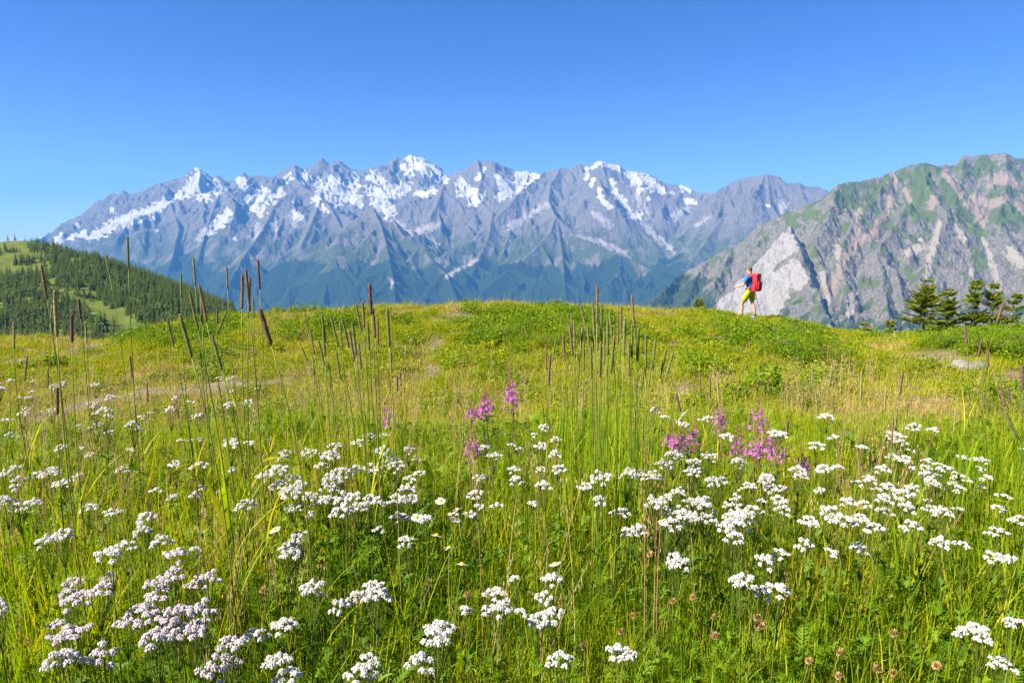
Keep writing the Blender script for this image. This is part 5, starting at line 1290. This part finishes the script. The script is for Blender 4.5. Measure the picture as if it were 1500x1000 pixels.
# ------------------------------------------------------------------ dried clover heads
mat_clover = petal_mat('dried_clover', (0.30, 0.17, 0.06), (0.50, 0.33, 0.15), 0.2)
def clover(seed):
    r = np.random.default_rng(seed); mb = MB(); st = MB()
    for j in range(70):
        z = 1 - 2 * (j + .5) / 70; a = j * 2.4; q = math.sqrt(1 - z * z); d = np.array([q * math.cos(a), q * math.sin(a), z]); s2 = np.cross(d, [0.3, 0.2, 1]); s2 /= np.linalg.norm(s2); b = d * 0.005
        tip = d * r.uniform(0.0105, 0.0145) + np.array([0, 0, 0.002]); mb.add([b - s2 * .0012, (b + tip) / 2 - s2 * .0022, tip, (b + tip) / 2 + s2 * .0022], [[0, 1, 2, 3]], None, r.random())
    st.tube([[0, 0, -0.004], [0.008, 0, -0.1], [0.02, 0.01, -0.4]], [0.0013, 0.0013, 0.0016], 4, 0.8)
    return mb.mesh('seed_head', mat_clover), st.mesh('stem', mat_fstem)
clv = [clover(820 + i) for i in range(3)]
CL = [(1045, 903), (1110, 917), (1048, 932), (1015, 875), (952, 812), (985, 880), (910, 925), (855, 945), (928, 902), (385, 865), (1185, 968), (1115, 917), (1310, 928), (1308, 985), (1285, 980), (1228, 990), (1372, 975), (425, 910), (820, 880), (1230, 955), (40, 940), (260, 885), (1110, 905), (385, 775), (685, 870)]
for i, (a, b) in enumerate(CL):
    Yv = np.arange(0.7, 7, 0.02); d1 = at(a, b, 1.0); Z1 = EYE + (d1[2] - EYE) * Yv; j = np.where(Z1 < ground_z(d1[0] * Yv, Yv) + 0.30)[0][0]
    e = link('dried_clover', None, None, (d1[0] * Yv[j], Yv[j], Z1[j]), (0.2 * math.sin(i * 3.1), 0.2 * math.cos(i * 2.3), i), 0.7 + 0.3 * ((i * 7) % 5) / 5)
    tag(e, 'dried tan clover head on a thin stem in the near grass', 'flower', 'dried clover heads')
    for nm, m in zip(('seed_head', 'stem'), clv[i % 3]): link(nm, m, e)

# ------------------------------------------------------------------ broad leaved grass clumps
def broad_clump(label, px_, D, leaves, seed):
    r = np.random.default_rng(seed); p = at(px_, 500, D); z0 = float(ground_z(p[0], D))
    e = link('broad_grass', None, None, (p[0], D, z0)); tag(e, label, 'grass clump', 'broad leaved grass clumps')
    for (h, ln_, az, w_) in leaves:
        mb = MB(); t = np.linspace(0, 1, 13)
        out = ln_ * t ** 1.9; up = h * (1 - (1 - t) ** 1.6) - h * 0.42 * np.clip(t - 0.62, 0, 1) ** 1.4 * 2.2 * (ln_ > 0.12)
        C = np.stack([math.cos(az) * out, math.sin(az) * out, up], 1); fa = az + 1.57 + r.uniform(-0.5, 0.5); sdv = np.array([math.cos(fa), math.sin(fa), 0.25]); wv = w_ * 0.5 * np.sin(np.pi * (0.16 + 0.84 * t)) ** 0.7
        V = np.vstack([C - sdv * wv[:, None], C + np.array([0, 0, -1])[None] * wv[:, None] * 0.25, C + sdv * wv[:, None]]); n = 13
        Q = [[i, i + 1, n + i + 1, n + i] for i in range(12)] + [[n + i, n + i + 1, 2 * n + i + 1, 2 * n + i] for i in range(12)]
        mb.add(V, Q, None, r.uniform(0.15, 0.5)); link('leaf', mb.mesh('leaf', mat_grass, True), e)
broad_clump('lush broad leaved grass with bent pale leaf tips', 318, 2.25, [(0.58, 0.05, 0.3, 0.014), (0.52, 0.22, 2.9, 0.016), (0.55, 0.26, 0.2, 0.015), (0.48, 0.2, 5.0, 0.014), (0.60, 0.08, 1.6, 0.013), (0.40, 0.25, 3.6, 0.015), (0.5, 0.3, 0.7, 0.012), (0.62, 0.03, 3.0, 0.012)], 1)
broad_clump('upright broad leaved grass tuft among bare green grass', 1345, 1.95, [(0.5, 0.1, 0.3, 0.010), (0.46, 0.06, 2.9, 0.011), (0.42, 0.16, 1.2, 0.010), (0.38, 0.12, 4.0, 0.010)], 2)
broad_clump('broad leaved grass tuft at the edge of the yarrow drift', 1425, 2.3, [(0.55, 0.12, 0.5, 0.011), (0.5, 0.1, 2.6, 0.011), (0.45, 0.2, 5.2, 0.012), (0.6, 0.05, 1.2, 0.010), (0.36, 0.15, 3.6, 0.011)], 3)

# ------------------------------------------------------------------ fresh green culms under the dense timothy clump
gc = MB(); r = np.random.default_rng(55)
cb = at(888, 500, 2.45); 
for i in range(150):
    b = (r.normal(0, 0.10), r.normal(0, 0.10), -0.02)
    blade(gc, r, b, r.uniform(0.45, 0.98), 0.0045, abs(r.normal(0, 0.07)) + 0.02, r.uniform(0, 6.283), 6, 0.4, 0.15 + 0.35 * r.random())
tag(link('grass_clump', gc.mesh('grass_clump', mat_grass), None, (cb[0], 2.45, float(ground_z(cb[0], 2.45)))), 'tall fresh green upright grass clump under the timothy heads', 'grass clump')
gc = MB(); cb = at(505, 500, 2.6)
for i in range(80):
    blade(gc, r, (r.normal(0, 0.16), r.normal(0, 0.12), -0.02), r.uniform(0.4, 0.85), 0.0045, abs(r.normal(0, 0.12)) + 0.02, r.uniform(0, 6.283), 6, 0.4, 0.2 + 0.4 * r.random())
tag(link('grass_clump', gc.mesh('grass_clump', mat_grass), None, (cb[0], 2.6, float(ground_z(cb[0], 2.6)))), 'loose tall grass clump under the leaning timothy heads', 'grass clump')

# ------------------------------------------------------------------ hiker
def skin_mesh(name, verts, edges, radii, mat, root=0, sub=2):
    me = bpy.data.meshes.new(name + '_skeleton'); me.from_pydata([tuple(v) for v in verts], edges, [])
    ob = bpy.data.objects.new(name + '_skeleton', me); COL.objects.link(ob)
    sk = ob.modifiers.new('skin', 'SKIN'); sk.use_smooth_shade = True
    sv = me.skin_vertices[0].data
    for i, rr_ in enumerate(radii):
        sv[i].radius = (rr_, rr_) if np.isscalar(rr_) else rr_
        sv[i].use_root = (i == root)
    sb = ob.modifiers.new('sub', 'SUBSURF'); sb.levels = sub; sb.render_levels = sub
    dg = bpy.context.evaluated_depsgraph_get(); ev = ob.evaluated_get(dg)
    out = bpy.data.meshes.new_from_object(ev); out.name = name
    bpy.data.objects.remove(ob); bpy.data.meshes.remove(me)
    out.materials.clear(); out.materials.append(mat)
    for p_ in out.polygons: p_.use_smooth = True
    return out
class SK:
    def __init__(self): self.v = []; self.e = []; self.r = []
    def add(self, p, r, link_=None):
        self.v.append(p); self.r.append(r)
        if link_ is not None: self.e.append((link_, len(self.v) - 1))
        return len(self.v) - 1
    def chain(self, start, pts):
        i = start
        for p, r in pts: i = self.add(p, r, i)
        return i
    def mesh(self, name, mat, sub=2): return skin_mesh(name, self.v, self.e, self.r, mat, 0, sub)
mat_skin = plain('skin', (0.40, 0.23, 0.15), 0.6, 0.3, 0.08, 20)
mat_shirt = plain('blue_shirt', (0.015, 0.12, 0.42), 0.8, 0.2, 0.12, 25, 0, 0.2)
mat_short = plain('yellow_green_shorts', (0.30, 0.32, 0.008), 0.8, 0.2, 0.12, 25, 0, 0.2)
mat_shoe = plain('blue_shoe', (0.03, 0.20, 0.42), 0.6, 0.3, 0.2, 40)
mat_sock = plain('dark_sock', (0.03, 0.035, 0.05), 0.9, 0.1, 0.2, 60)
mat_hair = plain('brown_hair', (0.10, 0.05, 0.025), 0.7, 0.2, 0.4, 90, 0, 0.5)
mat_pack = plain('red_pack', (0.40, 0.012, 0.02), 0.6, 0.3, 0.15, 18, 0, 0.3)
mat_black = plain('black_webbing', (0.02, 0.02, 0.025), 0.8, 0.2, 0.2, 40)
mat_pole = plain('pole_metal', (0.10, 0.10, 0.11), 0.4, 0.5, 0.1, 20)
hp = at(1097, 466, 23.2); HZ = float(ground_z(hp[0], hp[1]))
YAW = math.atan2(0.78, -0.62) - math.pi / 2          # person's +Y is forward
hiker = link('person', None, None, (hp[0], hp[1], HZ), (0, 0, YAW))
tag(hiker, 'hiker in blue shirt and yellow shorts walking along the crest with poles', 'person')
rotm = Matrix.Rotation(YAW, 3, 'Z')
def gz_local(x_, y_):
    q = rotm @ Vector((x_, y_, 0)); return float(ground_z(hp[0] + q.x, hp[1] + q.y)) - HZ
lfy, rfy = 0.24, -0.14
zl, zr_ = gz_local(-0.10, lfy), gz_local(0.10, rfy)
Lh, Rh = (-0.30, 0.40, 1.08), (0.33, 0.02, 0.93)
sk = SK()
pel = sk.add((0, 0, 0.96), (0.15, 0.11))
ch = sk.chain(pel, [((0, 0.0, 1.12), (0.135, 0.095)), ((0, 0.01, 1.30), (0.165, 0.11)), ((0, 0.02, 1.42), (0.13, 0.09))])
nk = sk.chain(ch, [((0, 0.03, 1.50), 0.055)])
hd_ = sk.chain(nk, [((0, 0.06, 1.585), (0.075, 0.085)), ((0, 0.065, 1.66), (0.078, 0.095)), ((0, 0.06, 1.725), (0.055, 0.07))])
def hand(sk, wr, elb, dirf, side):
    """palm, four curled fingers and a thumb closing round a pole grip"""
    w_ = Vector(wr); f = Vector(dirf).normalized(); up = Vector((0, 0, 1)); s_ = f.cross(up).normalized() * side
    pi_ = sk.add(tuple(w_ + f * 0.045), (0.034, 0.020), elb)
    for q, (off, ln_) in enumerate(((0.026, 0.030), (0.009, 0.034), (-0.009, 0.032), (-0.026, 0.026))):
        b = w_ + f * 0.075 + up * off
        a1 = sk.add(tuple(b), 0.009, pi_); a2 = sk.add(tuple(b + f * ln_ * 0.6 - s_ * 0.018), 0.0085, a1); sk.add(tuple(b + f * ln_ * 0.25 - s_ * 0.042), 0.008, a2)
    t1 = sk.add(tuple(w_ + f * 0.035 + up * 0.034 - s_ * 0.012), 0.010, pi_); sk.add(tuple(w_ + f * 0.062 + up * 0.042 - s_ * 0.034), 0.009, t1)
sl = sk.chain(ch, [((-0.19, 0.02, 1.415), (0.06, 0.065)), ((-0.24, 0.06, 1.27), 0.046), ((-0.27, 0.10, 1.15), 0.039), ((-0.285, 0.24, 1.12), 0.036), ((-0.295, 0.34, 1.09), 0.026)])
hand(sk, (-0.295, 0.34, 1.09), sl, (-0.05, 1, -0.12), -1)
sr = sk.chain(ch, [((0.19, 0.02, 1.415), (0.06, 0.065)), ((0.24, -0.04, 1.27), 0.046), ((0.27, -0.10, 1.14), 0.039), ((0.30, -0.04, 1.02), 0.036), ((0.325, 0.0, 0.955), 0.026)])
hand(sk, (0.325, 0.0, 0.955), sr, (0.1, 0.8, -0.6), 1)
for side, fy, z0 in ((-1, lfy, zl), (1, rfy, zr_)):
    kn = (side * 0.105, fy * 0.72 + 0.06, 0.50 + z0)
    sk.chain(pel, [((side * 0.095, 0.0, 0.90), 0.085), ((side * 0.10, fy * 0.36 + 0.03, 0.70), 0.078), (kn, 0.055), ((side * 0.105, fy * 0.88, 0.36 + z0), 0.057), ((side * 0.10, fy - 0.02, 0.12 + z0), 0.034), ((side * 0.10, fy, 0.06 + z0), 0.036), ((side * 0.11, fy + 0.12, 0.035 + z0), 0.03)])
body = link('body', sk.mesh('body', mat_skin), hiker)
# face details: nose, ears
fm = MB(); fm.tube([[0, 0.148, 1.655], [0, 0.172, 1.63], [0, 0.150, 1.62]], [0.008, 0.013, 0.008], 6)
link('nose', fm.mesh('nose', mat_skin, True), hiker)
for sx in (-1, 1):
    fm = MB(); fm.tube([[sx * 0.074, 0.055, 1.675], [sx * 0.088, 0.045, 1.655], [sx * 0.076, 0.055, 1.62]], [0.008, 0.013, 0.007], 6)
    link('ear', fm.mesh('ear', mat_skin, True), hiker)
for sx in (-1, 1):
    em = MB(); em.tube([[sx * 0.03, 0.140, 1.665], [sx * 0.03, 0.153, 1.665]], [0.011, 0.007], 6)
    link('eye', em.mesh('eye', mat_sock, True), hiker)
mm = MB(); mm.tube([[-0.022, 0.142, 1.592], [0, 0.150, 1.590], [0.022, 0.142, 1.592]], [0.003, 0.006, 0.003], 5)
link('mouth', mm.mesh('mouth', plain('lips', (0.42, 0.16, 0.13), 0.5, 0.3, 0.1, 30), True), hiker)
s2 = SK(); a_ = s2.add((0, 0.035, 1.60), (0.072, 0.058)); s2.chain(a_, [((0, 0.035, 1.675), (0.088, 0.088)), ((0, 0.055, 1.735), (0.075, 0.092)), ((0, 0.06, 1.765), (0.04, 0.055))])
link('hair', s2.mesh('hair', mat_hair), hiker)
s2 = SK(); p_ = s2.add((0, 0, 0.95), (0.158, 0.12)); c_ = s2.chain(p_, [((0, 0.0, 1.12), (0.15, 0.11)), ((0, 0.01, 1.30), (0.18, 0.125)), ((0, 0.02, 1.425), (0.14, 0.10)), ])
s2.chain(c_, [((0, 0.028, 1.47), 0.066)])
s2.chain(c_, [((-0.19, 0.02, 1.42), (0.075, 0.08)), ((-0.235, 0.055, 1.28), 0.066), ((-0.25, 0.075, 1.215), 0.064)])
s2.chain(c_, [((0.19, 0.02, 1.42), (0.075, 0.08)), ((0.235, -0.035, 1.28), 0.066), ((0.25, -0.06, 1.215), 0.064)])
link('shirt', s2.mesh('shirt', mat_shirt), hiker)
s2 = SK(); p_ = s2.add((0, 0, 0.96), (0.165, 0.125)); s2.chain(p_, [((0, 0, 1.09), (0.160, 0.122))])
for side, fy, z0 in ((-1, lfy, zl), (1, rfy, zr_)):
    s2.chain(p_, [((side * 0.098, 0.0, 0.89), 0.105), ((side * 0.105, fy * 0.36 + 0.03, 0.70), 0.102), ((side * 0.108, fy * 0.55 + 0.045, 0.585), 0.098)])
link('shorts', s2.mesh('shorts', mat_short), hiker)
for side, fy, z0 in ((-1, lfy, zl), (1, rfy, zr_)):
    s2 = SK(); q = s2.add((side * 0.10, fy - 0.02, 0.19 + z0), 0.044); s2.chain(q, [((side * 0.10, fy - 0.01, 0.09 + z0), 0.042)])
    link('sock', s2.mesh('sock', mat_sock), hiker)
    s2 = SK(); q = s2.add((side * 0.10, fy - 0.05, 0.055 + z0), (0.046, 0.052)); s2.chain(q, [((side * 0.103, fy + 0.03, 0.055 + z0), (0.045, 0.05)), ((side * 0.108, fy + 0.12, 0.04 + z0), (0.045, 0.036)), ((side * 0.11, fy + 0.18, 0.03 + z0), (0.036, 0.026))])
    sh = link('shoe', s2.mesh('shoe', mat_shoe), hiker)
    so = MB(); so.tube([[side * 0.10, fy - 0.09, 0.012 + z0], [side * 0.103, fy + 0.03, 0.010 + z0], [side * 0.11, fy + 0.19, 0.012 + z0]], [0.035, 0.042, 0.03], 8)
    link('sole', so.mesh('sole', mat_black, True), sh)

# backpack, worn on the back
pack = link('backpack', None, None, (hp[0], hp[1], HZ), (0, 0, YAW)); tag(pack, 'big red hiking backpack worn on the hiker\'s back', 'backpack')
def rbox(name, sx, sy, sz, loc, mat, parent, bev=0.05, taper=0.85, rot=(0, 0, 0), bulge=0.0):
    bm = bmesh.new(); bmesh.ops.create_cube(bm, size=1.0)
    for v in bm.verts:
        t = taper if v.co.z > 0 else 1.0
        v.co.x *= sx * t; v.co.y *= sy * t; v.co.z *= sz
    bmesh.ops.bevel(bm, geom=list(bm.edges), offset=bev, segments=4, affect='EDGES', profile=0.6)
    for v in bm.verts: v.co.y -= bulge * max(0, 1 - (v.co.z / sz * 2) ** 2) * (v.co.y < 0)
    me = bpy.data.meshes.new(name); bm.to_mesh(me); bm.free(); me.materials.append(mat)
    for p_ in me.polygons: p_.use_smooth = True
    return link(name, me, parent, loc, rot)
rbox('main_bag', 0.30, 0.19, 0.52, (0, -0.225, 1.21), mat_pack, pack, 0.075, 0.92, (-0.06, 0, 0), 0.03)
rbox('lid', 0.28, 0.21, 0.13, (0, -0.215, 1.49), mat_pack, pack, 0.06, 0.88, (-0.08, 0, 0), 0.02)
rbox('front_pocket', 0.22, 0.07, 0.28, (0, -0.335, 1.15), mat_pack, pack, 0.035, 0.9, (-0.06, 0, 0), 0.02)
for sx in (-1, 1):
    rbox('side_pocket', 0.07, 0.16, 0.24, (sx * 0.155, -0.225, 1.07), mat_black if sx > 0 else mat_pack, pack, 0.03, 0.85)
    st_ = MB(); st_.tube([[sx * 0.10, -0.14, 1.44], [sx * 0.12, 0.0, 1.525], [sx * 0.135, 0.115, 1.42], [sx * 0.14, 0.13, 1.28], [sx * 0.16, 0.04, 1.12], [sx * 0.14, -0.13, 1.04]], [0.022, 0.026, 0.026, 0.022, 0.014, 0.012], 6)
    link('shoulder_strap', st_.mesh('shoulder_strap', mat_pack, True), pack)
for sx in (-1, 1):
    st_ = MB(); st_.tube([[sx * 0.075, -0.335, 1.46], [sx * 0.075, -0.375, 1.35], [sx * 0.07, -0.385, 1.15], [sx * 0.07, -0.345, 0.98]], 0.008, 5)
    link('compression_strap', st_.mesh('compression_strap', mat_black, True), pack)
bl = MB(); an = np.linspace(0, 2 * math.pi, 25); bl.tube(np.stack([0.178 * np.sin(an), 0.135 * np.cos(an) - 0.005, 0 * an + 1.02], 1), 0.020, 6, 0, False)
link('hip_belt', bl.mesh('hip_belt', mat_black, True), pack)
def trek(label, hnd, tip):
    q = rotm @ Vector(tip); tz = float(ground_z(hp[0] + q.x, hp[1] + q.y)) - HZ
    tip = np.array([tip[0], tip[1], tz - 0.03]); h_ = np.array(hnd); d = h_ - tip; top = tip + d * (1 + 0.05)
    e = link('trekking_pole', None, None, (hp[0], hp[1], HZ), (0, 0, YAW)); tag(e, label, 'trekking pole', 'trekking poles')
    m = MB(); m.tube([tip, tip + d * 0.5, tip + d * 0.93], [0.006, 0.009, 0.010], 8); link('shaft', m.mesh('shaft', mat_pole, True), e)
    m = MB(); m.tube([tip + d * 0.93, tip + d * 0.98, top], [0.014, 0.017, 0.013], 8); link('grip', m.mesh('grip', mat_black, True), e)
    m = MB(); c = tip + d * 0.06; m.tube([c - d * 0.004, c, c + d * 0.006], [0.008, 0.035, 0.008], 10); link('basket', m.mesh('basket', mat_black, True), e)
trek('dark trekking pole planted ahead in the hiker\'s left hand', (-0.272, 0.425, 1.085), (-0.42, 0.62, 0))
trek('dark trekking pole trailing in the hiker\'s right hand', (0.345, 0.045, 0.91), (0.30, -0.33, 0))
